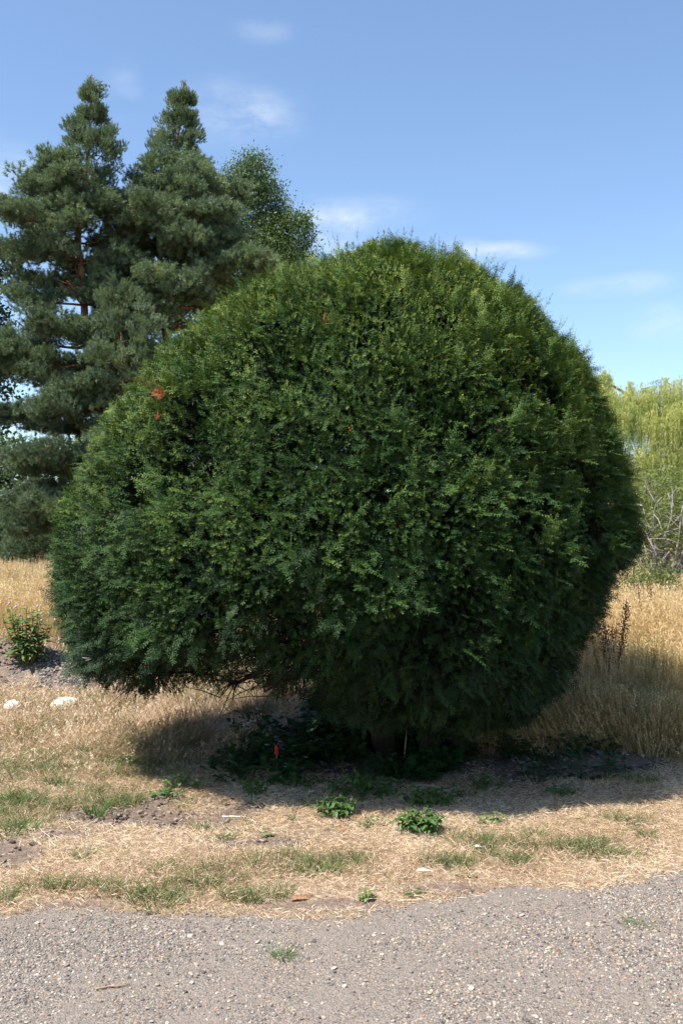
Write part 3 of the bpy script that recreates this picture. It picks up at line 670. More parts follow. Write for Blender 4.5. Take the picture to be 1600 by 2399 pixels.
def field(name, x, y, d, ln, wd, bend, tint, label, cat='grass', dz=-.004):
    """single blades set one by one, as one mesh"""
    base = np.stack([x, y, ground_z(x, y) + dz], 1); V, T = blades(base, d, ln, wd, bend)
    return tag(link(name, mesh_arr(name, V, T, M_grass, np.repeat(np.clip(tint, .01, 1), 5))), label, cat, kind='stuff')
GREEN = [(20, 1880, .35, .22), (290, 1885, .3, .16), (30, 1940, .25, .12), (230, 1860, .3, .25), (370, 2105, .30, .08), (480, 2075, .3, .07), (160, 2085, .22, .08), (730, 2050, .28, .10), (580, 2110, .2, .06), (1350, 1985, .28, .08), (1470, 1925, .2, .07),
         (1130, 1980, .25, .12), (820, 2020, .2, .10), (1065, 2025, .2, .05), (1210, 2015, .12, .08), (560, 2060, .3, .08), (1400, 2010, .3, .08), (690, 2020, .2, .1), (1500, 1830, .22, .12), (310, 1800, .5, .5), (1480, 1690, .7, .5), (120, 1900, .7, .35), (560, 2040, .5, .1), (1250, 1990, .5, .1), (100, 1800, .6, .6)]
GREEN = [(*gnd(a, b), c, d) for a, b, c, d in GREEN]
def green_at(x, y):
    r = 0
    for (cx, cy, sx, sy) in GREEN: r = np.maximum(r, np.exp(-(((x - cx) / sx) ** 2 + ((y - cy) / sy) ** 2)))
    return np.clip(r + .3 * noise2(x, y, .25, 61) + .2 * noise2(x, y, .09, 62), 0, 1)
def soil_painted_shade(x, y): return np.exp(-(((x - .8) / 1.9) ** 2 + ((y - 7.35) / .85) ** 2) ** 2)  # bare soil and old brown litter, plus the yew's shade painted into the straw
def under_tree(x, y): return np.exp(-(((x - .45) / 1.25) ** 2 + ((y - 7.6) / .95) ** 2) ** 2)
# 1. straw litter and stubble on the verge
def verge_pts(n, x0, x1, y0, y1):
    """denser where the camera side of the verge is near"""
    x = U(x0, x1, n); y = U(y0, y1, n); k = rng.random(n) < np.clip(1.35 - .14 * (y - 4.5) - .10 * np.clip(np.abs(x) - .45 * y, 0, 9), .15, 1); return x[k], y[k]
x, y = verge_pts(330000, -3.4, 3.5, 4.2, 8.2); n = len(x); e = path_edge(x)
k = (y > e - .16 * rng.random(n) ** 3) & (rng.random(n) > .9 * dirt_at(x, y)) & (rng.random(n) > .75 * soil_painted_shade(x, y)); x, y = x[k], y[k]; n = len(x)
a = U(0, 6.28, n) + .8 * noise2(x, y, .3, 64); d = np.stack([np.cos(a), np.sin(a), U(-.05, .6, n)], 1)
warm = noise2(x, y, .45, 63)
field('straw_litter', x, y, d, .012 + .058 * rng.random(n) ** 3.0, U(.0018, .0032, n), U(-.15, .3, n), .77 + .15 * warm + rng.normal(size=n) * .13 - .34 * soil_painted_shade(x, y), 'matted pale straw and cut dry grass covering the verge', 'straw', .006 + .018 * rng.random(n))  # last tint term darkens the straw to deepen the yew's shadow
x, y = verge_pts(210000, -3.4, 3.5, 4.3, 8.0); n = len(x); g = green_at(x, y)
k = (y > path_edge(x) + .01) & (rng.random(n) > .96 * dirt_at(x, y)) & (rng.random(n) > .9 * under_tree(x, y)) & (rng.random(n) < .55 + .45 * g) & (rng.random(n) < .45 + .5 * noise2(x, y, .07, 65) + .4 * g); x, y, g = x[k], y[k], g[k]; n = len(x)
d = np.concatenate([rng.normal(size=(n, 2)) * .5, np.ones((n, 1))], 1)
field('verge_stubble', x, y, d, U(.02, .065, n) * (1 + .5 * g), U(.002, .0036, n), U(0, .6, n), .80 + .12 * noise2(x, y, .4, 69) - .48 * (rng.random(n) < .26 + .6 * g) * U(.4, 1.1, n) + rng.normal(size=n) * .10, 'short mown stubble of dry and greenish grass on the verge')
x, y = verge_pts(220000, -3.4, 3.4, 4.35, 8.2); n = len(x); g = green_at(x, y)
k = (y > path_edge(x) + .03) & (rng.random(n) < np.clip(g - .20, 0, 1) * 1.2) & (noise2(x, y, .055, 66) > -.15) & (rng.random(n) > .9 * dirt_at(x, y)) & (rng.random(n) > under_tree(x, y)); x, y, g = x[k], y[k], g[k]; n = len(x)
d = np.concatenate([rng.normal(size=(n, 2)) * .32 + .25 * np.stack([noise2(x, y, .06, 67), noise2(x, y, .06, 68)], 1), np.ones((n, 1))], 1)
field('short_grass', x, y, d, U(.04, .105, n), U(.0024, .004, n), U(.1, .6, n), .36 - .26 * g * U(.2, 1.2, n) + rng.normal(size=n) * .07, 'patchy short green grass growing through the dry verge')
# 2. half-high meadow grass on the left and behind the yew
meadow = [patch('meadow_turf', M_grass, .34, 230, .10, .34, .0038, .26, .35, seeds=18, vs=.16) for _ in range(5)]
tall = [patch('tall_turf', M_tall, .5, 420, .35, .80, .0050, .11, .18, seeds=150, vs=.12) for _ in range(5)]
tall_far = [patch('far_turf', M_tall, 1.0, 420, .40, .82, .011, .11, .18, seeds=200, vs=.12) for _ in range(4)]
def jgrid(x0, x1, y0, y1, st, j=.45):
    X, Y = np.meshgrid(np.arange(x0, x1, st), np.arange(y0, y1, st)); n = X.size; return X.ravel() + U(-j, j, n) * st, Y.ravel() + U(-j, j, n) * st
def meadow_w(x, y):
    left = np.clip((-.95 - x) / .5, 0, 1) * np.clip((y - 6.75 - .3 * noise2(x, y, .6, 71)) / .6, 0, 1)
    back = np.clip((y - 8.9) / .5, 0, 1)
    return np.clip(np.maximum(left, back), 0, 1) * (1 - under_tree(x, y))
x, y = jgrid(-6.5, 3.5, 6.4, 14.2, .23); n = len(x); w_ = meadow_w(x, y)
k = (rng.random(n) < w_ * 1.2) & (dirt_at(x, y) < .5 * rng.random(n) + .1) & (x < 1.4 + .3 * (y - 8)) & (x > -.62 * y - .5); x, y, w_ = x[k], y[k], w_[k]; n = len(x)
hs = np.clip(.20 + .20 * (y - 6.8), .2, .85) * (1 + .3 * noise2(x, y, .4, 72)) * (1 - .72 * np.exp(-(((x + 3.3) / 1.5) ** 2 + ((y - 10.3) / 1.15) ** 2) ** 2))
spread('meadow_grass', meadow, x, y, np.stack([np.ones(n), np.ones(n), hs * U(.8, 1.15, n)], 1), .68 + .14 * noise2(x, y, .7, 73) - .32 * (rng.random(n) < .30) + rng.normal(size=n) * .05, .08, label='half-high seeding meadow grass left of and behind the yew', cat='grass')
# 3. tall golden grass
def tall_zone(x, y):
    right = np.clip((x - 1.3 - .28 * noise2(x, y, .5, 81)) / .3, 0, 1) * np.clip((y - 8.0 + .22 * (x - 2) - .25 * noise2(x, y, .5, 82)) / .3, 0, 1)
    far = np.clip((y - 12.8 - .5 * noise2(x, y, 1.0, 83)) / .8, 0, 1) * (1 - np.exp(-(((x + 3.6) / 1.4) ** 2 + ((y - 11.6) / 1.0) ** 2) ** 2))
    return np.maximum(right, far)
xa, ya = jgrid(-9, 9, 7.4, 15.6, .33); k = (np.abs(xa) < .62 * ya + 1) & (rng.random(len(xa)) < tall_zone(xa, ya)); xa, ya = xa[k], ya[k]
def hgt(x, y): return np.clip(.40 + .58 * np.clip((y - 7.9) / 2.0, 0, 1), .4, 1.0) * (1 + .14 * noise2(x, y, 1.2, 84))
def tnt(x, y):
    n = len(x); t = .70 + .14 * noise2(x, y, .9, 85) + rng.normal(size=n) * .06
    return np.where(rng.random(n) < np.clip(.55 - .35 * (y - 7.7), .04, .5), U(.05, .35, n), t)
spread('tall_grass', tall, xa, ya, np.stack([np.ones(len(xa)), np.ones(len(xa)), hgt(xa, ya) * U(.85, 1.1, len(xa))], 1), tnt(xa, ya), .05, label='tall golden dry grass with seed heads standing behind the yew', cat='grass')
xb, yb = jgrid(-32, 32, 15.4, 46, .78); k = (np.abs(xb) < .5 * yb + 3); xb, yb = xb[k], yb[k]
spread('hay_field', tall_far, xb, yb, np.stack([np.ones(len(xb)), np.ones(len(xb)), hgt(xb, yb) * U(.85, 1.1, len(xb))], 1), tnt(xb, yb), .04, label='far field of tall golden grass running to the trees', cat='grass')
# collapsed fringe at the foot of the tall grass, and the flattened heap at the left edge of the shade
n = 230; x = U(1.1, 3.8, n); y = 7.35 + .65 * rng.random(n) ** .7 - .2 * (x - 2)
spread('leaning_grass', tall, x, y, np.stack([np.full(n, .7), np.full(n, .7), U(.25, .55, n)], 1), np.where(rng.random(n) < .5, U(.1, .3, n), U(.45, .8, n)), .3, A(-.25, -.55, 0)[None], label='collapsed mixed grass leaning out at the foot of the tall grass', cat='grass')
n = 34; x = U(-1.75, -.55, n); y = U(7.1, 8.0, n)
spread('flattened_grass', meadow, x, y, U(.4, .65, n), U(.4, .6, n), .6, A(.5, -.6, 0)[None], label='flattened tangle of dry grass under the left edge of the yew', cat='grass')
# soil clods
clod = [pebble_mesh('clod', M_clod, 50 + k, U(.6, .9)) for k in range(6)]
n = 26000; x = np.concatenate([U(-3.2, 3.0, 15000), U(-5.4, -2.0, 11000)]); y = np.concatenate([U(4.6, 8.0, 15000), U(10.3, 13.2, 11000)]); k = rng.random(n) < dirt_at(x, y) * .9; x, y = x[k], y[k]; n = len(x); s = .008 + .034 * rng.random(n) ** 3
o = scatter('soil_clods', clod, np.stack([x, y, ground_z(x, y) + s * .2], 1), np.stack([U(-.5, .5, n), U(-.5, .5, n), U(0, 6.28, n)], 1), s, rng.integers(0, 6, n), np.clip(rng.random(n), 0, 1)); tag(o, 'crumbly brown soil clods on the bare earth patches', 'soil', kind='stuff')
n = 2200; x = rng.normal(size=n) * .45 - 3.0; y = rng.normal(size=n) * .16 + 10.75; s = .012 + .03 * rng.random(n) ** 2
o = scatter('mound_gravel', peb, np.stack([x, y, ground_z(x, y) + s * .15], 1), np.stack([U(-.5, .5, n), U(-.5, .5, n), U(0, 6.28, n)], 1), s, rng.integers(0, 8, n), rng.random(n) * .8); tag(o, 'grey stones strewn down the front of the earth mound', 'gravel', kind='stuff')

# low ground leaves in the deep shade under the yew
lp = []
for k in range(5):
    b = MB()
    for j in range(9):
        a = U(0, 6.28); r = U(.01, .08); h = U(.02, .12); d = unit(A(math.cos(a), math.sin(a), U(-.3, .3))); sd = unit(np.cross(d, A(0, 0, 1))); base = A(math.cos(a) * r, math.sin(a) * r, h)
        b.quadleaf(base, d, sd, U(.035, .06), U(.03, .045), j / 9, lift=-.004)
        b.tube([A(0, 0, -.01), base], [.001, .0008], 3, .2, False)
    lp.append(b.mesh('ground_leaf', M_ivy))
n = 1300; x = rng.normal(size=n) * .75 + .45; y = 7.25 + rng.normal(size=n) * .5; k = (y > 6.55) & (x > -.9) & (x < 2.0) & (y < 9) & (noise2(x, y, .35, 95) > -.25); x, y = x[k], y[k]; n = len(x)
x2 = U(-.25, 2.3, 1500); y2 = U(7.6, 9.0, 1500); x = np.concatenate([x, x2]); y = np.concatenate([y, y2]); n = len(x)
spread('ground_ivy', lp, x, y, np.where(y > 7.75, U(1.0, 1.9, n), U(.7, 1.5, n)), U(.1, .7, n), .25, label='dark ivy-like ground cover in the shade beneath the yew', cat='ground cover')

# ------------------------------------------------------------------ trees beyond the field
def gz(x, y): return float(ground_z(np.array([x]), np.array([y]))[0])
def pine_pad(m, rad, seed):
    """needle brushes on a twig end; Z up"""
    parts = []
    for k in range(m):
        r = rad * math.sqrt((k + .5) / m); a = k * 2.4; c = A(r * math.cos(a), r * math.sin(a), U(-.10, .08) - .25 * r * r / rad)
        ax = unit(A(math.cos(a) * .5, math.sin(a) * .5, .9) + rng.normal(size=3) * .3); n = 42
        q = rdir(n); q = unit(q + ax * .75); base = c + ax * (U(-.07, .07, n))[:, None]
        V, T = blades(base, q, U(.07, .12, n), np.full(n, .0105), np.zeros(n)); parts.append((V, T, np.full(len(V), rng.normal() * .10)))
    V, T, v = merge(parts); return mesh_arr('pine_pad', V, T, M_pine, v)
pads = [pine_pad(9, .27, k) for k in range(6)]
def pine(label, trunk_px, dep, prof, h0, r0, seed, bare=(), step=.5, dens=1.0, group='Scots pines behind the yew', name='pine_tree'):
    global rng
    rng = np.random.default_rng(seed)
    P = np.array([at(px, py, dep) for px, py in trunk_px]); P = P[np.argsort(P[:, 2])]
    base = A(P[0][0] + .15, dep, 0); base[2] = gz(base[0], base[1])
    t = thing(name, label, 'tree', base, group)
    Z = np.concatenate([[base[2] - .15], P[:, 2]]); X = np.concatenate([[base[0]], P[:, 0]])
    top = Z[-1]; zz = np.linspace(Z[0], top, 26); cx = np.interp(zz, Z, X) + .04 * vnoise(np.stack([zz, zz * 0, zz * 0], 1), 1.3, seed); cy = dep + .1 * vnoise(np.stack([zz, zz * 0 + 9, zz * 0], 1), 1.8, seed)
    tr = np.stack([cx, cy, zz], 1); b = MB(); b.tube(tr, r0 * (1.25 - 1.2 * ((zz - zz[0]) / (top - zz[0])) ** .85) + .01, 10)
    o = b.build('trunk', M_pinebark, t, True); o.location = (-base).tolist()
    pos, rot, scl, tin = [], [], [], []
    z = h0; az = U(0, 6.28); hp, lp_, rp = zip(*prof)
    while z < top - .15:
        nb = 5 if z < top - 2 else 4
        for k in range(nb):
            a = az + k * 2 * PI / nb + U(-.35, .35); zb = min(top - .1, z + U(-.34, .34))
            left = np.interp(zb, hp, lp_); right = np.interp(zb, hp, rp); c = math.cos(a)
            L = (left + (right - left) * (c + 1) / 2) * U(.72, 1.08)
            skip = any(q0 < zb < q1 and rng.random() < (pr if math.sin(a) > -.75 else .9) for q0, q1, pr in bare)
            f = (zb - Z[0]) / (top - Z[0]); i = min(25, int(f * 25)); st = tr[i]
            hd = A(math.cos(a), math.sin(a), 0); rise = .18 + .55 * max(0, f - .6) * 2 - .25 * max(0, .35 - f)
            if skip: L *= U(.35, .8)
            tip = st + hd * L + A(0, 0, L * rise); c_ = bez(st, st + hd * L * .35 + A(0, 0, L * rise * .1), st + hd * L * .7 + A(0, 0, L * rise * .45), tip, 7); c_[1:-1] += rng.normal(size=(5, 3)) * .03 * L
            b = MB(); rb = .012 + .014 * L; b.tube(c_, rb * np.linspace(1, .3, 7), 5)
            ns = max(3, int(L * 4.2))
            ends = [(tip, hd)]
            for j in range(ns):
                u = U(.30, 1.0); q = c_[int(u * 6)]; sd = 1 if j % 2 else -1; d2 = unit(hd * .8 + sd * A(-hd[1], hd[0], 0) * U(.5, 1.1) + A(0, 0, U(0, .45))); L2 = L * U(.16, .34) * (1.25 - .5 * u) + .12
                e_ = q + d2 * L2; b.tube([q, q + d2 * L2 * .5 + A(0, 0, -.02), e_], [rb * .45, rb * .3, rb * .15], 4, cap=False)
                ends.append((e_, d2)); 
                if L2 > .45: ends.append((q + d2 * L2 * .55, d2))
            o = b.build('limb', M_pinebark if zb < top * .75 else M_bark, t, True); o.location = (-base).tolist()
            if skip: ends = ends[:0] if rng.random() < .65 else ends[:2]
            for (q, d2) in ends:
                for m in range(3 if rng.random() > dens * .6 else 4):
                    pos.append(q + rng.normal(size=3) * A(.17, .17, .08 if L > .9 else .3) * min(1, L)); rot.append(unit(A(d2[0] * .5, d2[1] * .5, .9) + rng.normal(size=3) * .3)); k9 = 1 if L > .9 else .45; scl.append(A(k9, k9, 1 if L > .9 else .85) * U(.75, 1.2)); tin.append(np.clip(.5 + rng.normal() * .16 - .15 * (zb < top * .5), .13, .95))
        z += step * (1.05 if z < top * .7 else .70); az += U(.5, 1.2)
    for k in range(22): pos.append(tr[-1] - A(0, 0, .09 * k) + rng.normal(size=3) * .03 * (1 + .25 * k)); rot.append(A(0, 0, 1.) + .2 * rng.normal(size=3)); scl.append(A(.30 + .012 * k, .30 + .012 * k, .6)); tin.append(.6)
    pos = np.array(pos); n = len(pos)
    o = scatter('crown', pads, pos - base, frame_euler(np.array(rot), rdir(n)), np.array(scl), rng.integers(0, 6, n), np.array(tin), t)
    return t
pine('tall blue-green pine with reddish trunk showing between its lower boughs', [(215, 178), (213, 300), (196, 450), (183, 560), (196, 650), (200, 740), (205, 830), (222, 900), (238, 985), (250, 1100)], 27, [(1.0, 2.7, 2.0), (3, 3.0, 2.2), (6, 3.0, 1.8), (8.2, 2.5, 1.5), (10.0, 2.0, 1.1), (11.4, 1.25, .8), (12.4, .65, .75), (13.4, .28, .35), (14.3, .12, .12)], 1.4, .17, 11, [(5.2, 9.4, .16)])
pine('broad blue-green pine with bare lower trunk behind the yew shoulder', [(430, 192), (420, 300), (395, 420), (378, 540), (375, 620), (384, 700), (392, 780), (400, 1000)], 28.5, [(5.5, 1.8, 2.6), (7.6, 2.0, 3.4), (9, 1.6, 3.4), (10.2, 1.3, 2.9), (11.4, 1.0, 2.1), (12.4, .75, 1.3), (13.4, .5, .5), (14.8, .2, .2)], 4.6, .17, 12, [(4.5, 8.4, .6)])
pine('slender young pine with thin pale trunk between the two tall pines', [(284, 690), (285, 740), (287, 800), (290, 880)], 25.5, [(1, .9, .9), (6, 1.0, 1.0), (7.2, .8, .8), (8, .4, .4)], 1.2, .065, 13, [(4.5, 6.2, .6)], .6)

def leaf_clump(mat, m, rad, l0, l1, asp, hang=.2):
    c = rng.normal(size=(m, 3)) * rad * .55; d = unit(c + rng.normal(size=(m, 3)) * rad * .7 - A(0, 0, hang * rad)); L = U(l0, l1, m)
    sd = unit(np.cross(d, unit(A(0, 0, 1.) + rng.normal(size=(m, 3)) * .5))); nr_ = np.cross(d, sd)
    V = np.stack([c, c + d * (L * .5)[:, None] + sd * (L * asp * .5)[:, None] + nr_ * (L * .08)[:, None], c + d * L[:, None], c + d * (L * .5)[:, None] - sd * (L * asp * .5)[:, None] + nr_ * (L * .08)[:, None]], 1).reshape(-1, 3)
    T = (np.arange(m)[:, None, None] * 4 + np.array([[0, 1, 2], [0, 2, 3]])[None]).reshape(-1, 3)
    return mesh_arr('leaf_clump', V, T, mat, np.repeat(rng.normal(size=m) * .12, 4))
def broad_tree(name, label, cat, base, lobes, n, clumps, tint, tr, bark, scale=1.0, group=None, hollow=.45, seed=1, limbs=True, dark=.0):
    """trunk, limbs to every lobe of the crown, leaf clumps spread through the outer part of the lobes"""
    global rng
    rng = np.random.default_rng(seed)
    base = A(base[0], base[1], gz(base[0], base[1])); t = thing(name, label, cat, base, group)
    lobes = [(A(*l[:3]) - A(0, 0, base[2]), l[3]) for l in lobes]; h = max(l[0][2] for l in lobes)
    mid = A(*(np.mean([l[0][:2] for l in lobes], 0)), h * .45)
    org = A(base[0], base[1], 0); c = bez(org - A(0, 0, .15), org + A(0, 0, mid[2] * .4), org * .5 + mid * .5, mid, 9); b = MB(); b.tube(c - org, tr * np.linspace(1.2, .6, 9), 9); b.build('trunk', bark, t, True)
    for (lc, r) in lobes:
        b = MB(); st = c[rng.integers(4, 9)]; e = lc + rng.normal(size=3) * .2 * r; cc = bez(st, st * .6 + e * .4 + A(0, 0, .2), st * .3 + e * .7, e, 7) - org; b.tube(cc, tr * .5 * np.linspace(1, .2, 7), 6)
        for k in range(5):
            q = cc[rng.integers(3, 7)]; d = unit(rdir(1)[0] + A(0, 0, .3)); b.tube([q, q + d * r * .4, q + d * r * .85 + A(0, 0, .05)], [tr * .16, tr * .1, tr * .03], 4, cap=False)
        b.build('limb', bark, t, True)
    w = np.array([l[1] ** 2 for l in lobes]); pk = rng.choice(len(lobes), n, p=w / w.sum()); d = rdir(n); d[:, 2] = np.where(d[:, 2] < -.5, -d[:, 2], d[:, 2])
    C = np.array([l[0] for l in lobes])[pk]; R = np.array([l[1] for l in lobes])[pk]
    k_ = (hollow + (1.05 - hollow) * rng.random(n) ** .45) * (1 + .22 * vnoise(C + d * R[:, None], .55 * scale, seed) + .12 * vnoise(C + d * R[:, None], .25 * scale, seed + 1))
    pos = C + d * (R * k_)[:, None] - org
    keep = vnoise(pos, .5 * scale, seed + 2) > -.42; keep &= pos[:, 2] > .1
    tin = np.clip(tint + rng.normal(size=n) * .13 + .12 * vnoise(pos, .9 * scale, seed + 3), 0, 1)
    o = scatter('crown', clumps, pos[keep], frame_euler(d + rng.normal(size=(n, 3)) * .3, rdir(n))[keep], U(.7, 1.3, n)[keep] * scale, rng.integers(0, len(clumps), n)[keep], tin[keep], t)
    return t
cl_ash = [leaf_clump(M_leaf, 30, .28, .07, .13, .38, .5) for _ in range(4)]
cl_oak = [leaf_clump(M_leaf, 26, .30, .09, .15, .6) for _ in range(4)]
cl_shrub = [leaf_clump(M_olive, 26, .16, .03, .065, .5) for _ in range(4)]
def LB(px, py, dep, r): return (*at(px, py, dep), r)
broad_tree('ash_tree', 'lighter green leafy tree rising behind the broad pine', 'tree', at(590, 1200, 34)[:2], [LB(590, 420, 34, .8), (*at(560, 500, 34.4), 1.3), LB(620, 470, 34, .75), LB(640, 560, 34, .8), LB(520, 600, 34, 1.5), LB(700, 540, 33.6, .55), LB(665, 520, 34.5, .5), LB(600, 640, 34, 1.4), LB(480, 740, 34, 1.4), LB(690, 620, 34, .9)], 2300, cl_ash, .92, .22, M_bark, 1.0, seed=21)
broad_tree('oak_tree', 'dark green broad tree at the field edge beyond the reddish-trunked pine', 'tree', at(-150, 1200, 31)[:2], [LB(-70, 640, 31, 1.1), LB(-60, 780, 31, 1.1), LB(-40, 900, 31, .9), LB(-170, 700, 31, 2.0), LB(-250, 900, 31, 2.2), LB(-60, 1010, 31, .9), LB(-160, 560, 31, 1.4)], 1600, cl_oak, .30, .3, M_bark, 1.1, seed=22)
for j, (px, py, dep, r, n, w, ti) in enumerate(((20, 1110, 29.5, 1.0, 420, 'broad dark green bush under the pine beside the field edge', .62), (-90, 1160, 30, 1.5, 700, 'large dark bush at the foot of the broad oak', .45), (90, 1210, 30.5, .9, 380, 'low dark bush filling the gap behind the reddish pine trunk', .40), (240, 1180, 32, 1.5, 600, 'wide green bush behind the trunks of the pines', .55), (420, 1130, 33, 2.0, 800, 'big rounded bush hidden behind the yew and the broad pine', .5), (330, 950, 36, 1.9, 800, 'tall leafy bush far behind the pines', .6))):
    c = at(px, py, dep); broad_tree('bush', w, 'bush', c[:2], [(*c, r), (c[0] - .7 * r, c[1], c[2] * .6, r * .9), (c[0] + .7 * r, c[1] + .2, c[2] * .6, r * .85), (c[0], c[1] - .2, max(.5, c[2] * .45), r * .9)], n, cl_oak, ti, .08, M_bark, 1.0, seed=30 + j, group='bushes along the field edge')
rng = np.random.default_rng(77)
n = 2600; x = U(-7, 30, n); y = 46 + rng.normal(size=n) * .8; hmax = 2.6 + .9 * noise2(x, y, 3.0, 91)
o = scatter('far_hedge', cl_oak, np.stack([x, y, ground_z(x, y) + hmax * rng.random(n) ** .6], 1), frame_euler(rdir(n), rdir(n)), U(1.2, 2.2, n), rng.integers(0, 4, n), np.clip(.45 + .15 * rng.normal(size=n), 0, 1)); tag(o, 'long dark hedge closing the far side of the field', 'hedge', kind='stuff')

# weeping willow: arching lobes with hanging leafy strands
def willow_bundle():
    parts = []
    for k in range(6):
        o_ = rng.normal(size=2) * .10; L = U(.9, 1.7); m = int(L * 30); u = np.linspace(0, 1, m); a = U(0, 6.28); out = .16 * np.sqrt(u)
        c = np.stack([o_[0] + math.cos(a) * out + .02 * rng.normal(size=m), o_[1] + math.sin(a) * out + .02 * rng.normal(size=m), -L * u + .10 * np.sin(np.pi * np.minimum(u * 3, 1))], 1)
        d = np.stack([rng.normal(size=m) * .45, rng.normal(size=m) * .45, -np.ones(m)], 1); V, T = blades(c, d, U(.08, .14, m), U(.014, .022, m), np.zeros(m)); parts.append((V, T, np.repeat(.16 - .36 * u + rng.normal() * .06, 5)))
    V, T, v = merge(parts); return mesh_arr('willow_strand', V, T, M_willow, v)
wb = [willow_bundle() for _ in range(6)]
wbase = at(1740, 1300, 39)
willow = thing('weeping_willow', 'yellow-green weeping willow with hanging strands beyond the shrubs', 'tree', (wbase[0], 39, gz(wbase[0], 39)))
wo = A(wbase[0], 39, gz(wbase[0], 39)); c = bez(A(0, 0, -.2), A(.1, 0, 1.5), A(-.2, 0, 3), A(-.3, 0, 4.5), 9); b = MB(); b.tube(c, np.linspace(.42, .2, 9), 10); b.build('trunk', M_bark, willow, True)
wl_ = [LB(1480, 945, 38.2, .9), LB(1420, 935, 38.8, .8), LB(1560, 935, 38, 1.0), LB(1650, 940, 38.5, 1.4), LB(1460, 985, 37.5, .8), LB(1560, 1000, 37, 1.0), LB(1620, 985, 36.8, 1.0), LB(1520, 1075, 36.8, .7), LB(1600, 1085, 36.6, .8), LB(1455, 1080, 37.4, .7), LB(1745, 930, 39, 1.8), LB(1850, 960, 39, 1.6), LB(1760, 1000, 37.2, 1.5), LB(1900, 1050, 38, 1.4), LB(1405, 890, 39.5, .5), LB(1700, 980, 42, 2.0), LB(1480, 1130, 38, .8)]
pos, tin = [], []
for (x, y, z, r) in wl_:
    lc = A(x, y, z) - wo; b = MB(); st = c[6]; cc = bez(st, st * .6 + lc * .4 + A(0, 0, .8), lc + A(0, 0, r * .3), lc, 7); b.tube(cc, np.linspace(.12, .03, 7), 5); b.build('limb', M_bark, willow, True)
    n = int(52 * r * r + 22); lt = U(-.14, .14); d = rdir(n); d[:, 2] = np.abs(d[:, 2]) * 1.1 - .15; k_ = .3 + .8 * rng.random(n) ** .6
    pos.append(lc + d * (r * k_)[:, None] * A(1, 1, .95)); tin.append(np.clip(.42 + lt + .22 * d[:, 2] + .05 * (lc[2] - 4) + rng.normal(size=n) * .13, .05, 1))
pos = np.concatenate(pos); tin = np.concatenate(tin); n = len(pos)
scatter('crown', wb, pos, np.stack([rng.normal(size=n) * .06, rng.normal(size=n) * .06, U(0, 6.28, n)], 1), np.stack([U(.6, .95, n)] * 2 + [U(.55, 1.25, n)], 1), rng.integers(0, 6, n), tin, willow)

# shrubs at the right field edge
sb = at(1548, 1350, 16.5)
t = broad_tree('shrub', 'straggly pale shrub with bare grey branches beside the golden grass', 'shrub', sb[:2], [LB(1500, 1190, 16.5, .35), LB(1560, 1240, 16.5, .55), LB(1510, 1290, 16.3, .45), LB(1600, 1290, 16.4, .5), LB(1590, 1190, 16.8, .4), LB(1640, 1230, 16.5, .6)], 420, cl_shrub, .55, .09, M_deadwood, .9, seed=41, group='shrubs at the right field edge')
rng = np.random.default_rng(42)
for k in range(18):
    st = A(0, 0, U(.5, 1.0)) + rng.normal(size=3) * .06; e = A(U(-.9, .9), U(-.9, .1), U(1.4, 2.35)); cc = bez(st, st * .6 + e * .4 + rng.normal(size=3) * .15, e * .8 + rng.normal(size=3) * .15, e, 8); b = MB(); b.tube(cc, np.linspace(.028, .006, 8), 5)
    for j in range(6):
        q = cc[rng.integers(3, 8)]; d = unit(rdir(1)[0] + A(0, 0, .3)); L = U(.2, .55); b.tube([q, q + d * L * .5 + rng.normal(size=3) * .04, q + d * L], [.009, .006, .003], 3, cap=False)
    o = b.build('bare_branch', M_deadwood, t, True); o['label'] = 'leafless grey branch'
broad_tree('shrub', 'denser green shrub to the right of the bare-branched one', 'shrub', at(1680, 1350, 18)[:2], [LB(1620, 1270, 18, .6), LB(1690, 1200, 18, .8), LB(1700, 1290, 17.6, .7), LB(1760, 1240, 18, .8)], 520, cl_shrub, .35, .08, M_bark, 1.2, seed=43, group='shrubs at the right field edge')
broad_tree('shrub', 'olive shrub behind the straggly shrub, below the willow strands', 'shrub', at(1500, 1350, 21)[:2], [LB(1480, 1260, 21, .6), LB(1550, 1200, 21, .8), LB(1600, 1250, 21, .8), LB(1430, 1300, 21, .7)], 700, cl_shrub, .5, .08, M_bark, 1.4, seed=44, group='shrubs at the right field edge')
broad_tree('shrub', 'low bright green leafy bush at the edge of the golden grass', 'shrub', at(1530, 1400, 14.2)[:2], [LB(1520, 1360, 14.2, .24), LB(1560, 1375, 14.2, .22), LB(1500, 1385, 14.0, .2)], 130, cl_shrub, .42, .03, M_stem, .8, seed=45, group='shrubs at the right field edge')

# ------------------------------------------------------------------ small plants and things on the verge
rng = np.random.default_rng(99)
def var_mesh(me, v):
    a = me.attributes.new('var', 'FLOAT', 'POINT'); a.data.foreach_set('value', np.full(len(me.vertices), v, np.float32)); return me
def weed_leaf(L, w, v, teeth=True, name='leaf'):
    """a pointed leaf with toothed margin, folded along the midrib and drooping; grows along +Y"""
    ys = np.array([0, .14, .3, .46, .62, .78, .9, 1.0]); pr = np.array([.08, .75, 1.0, .95, .78, .52, .28, 0]) * w * .5; b = MB()
    dz = -.35 * ys ** 2 * L
    for k in range(8): b.v.append(A(0, ys[k] * L, dz[k])); b.t.append(0)
    for sd in (-1, 1):
        for k in range(8):
            tt = (.82 if (teeth and k % 2 == 0) else 1.0); b.v.append(A(sd * pr[k] * tt, ys[k] * L - (.03 * L if k % 2 else 0), dz[k] + pr[k] * .30)); b.t.append(0)
    for k in range(7):
        b.f.append((k, k + 1, 9 + k, 8 + k)); b.f.append((k, 16 + k, 17 + k, k + 1))
    return var_mesh(b.mesh(name, M_nettle, True), v)
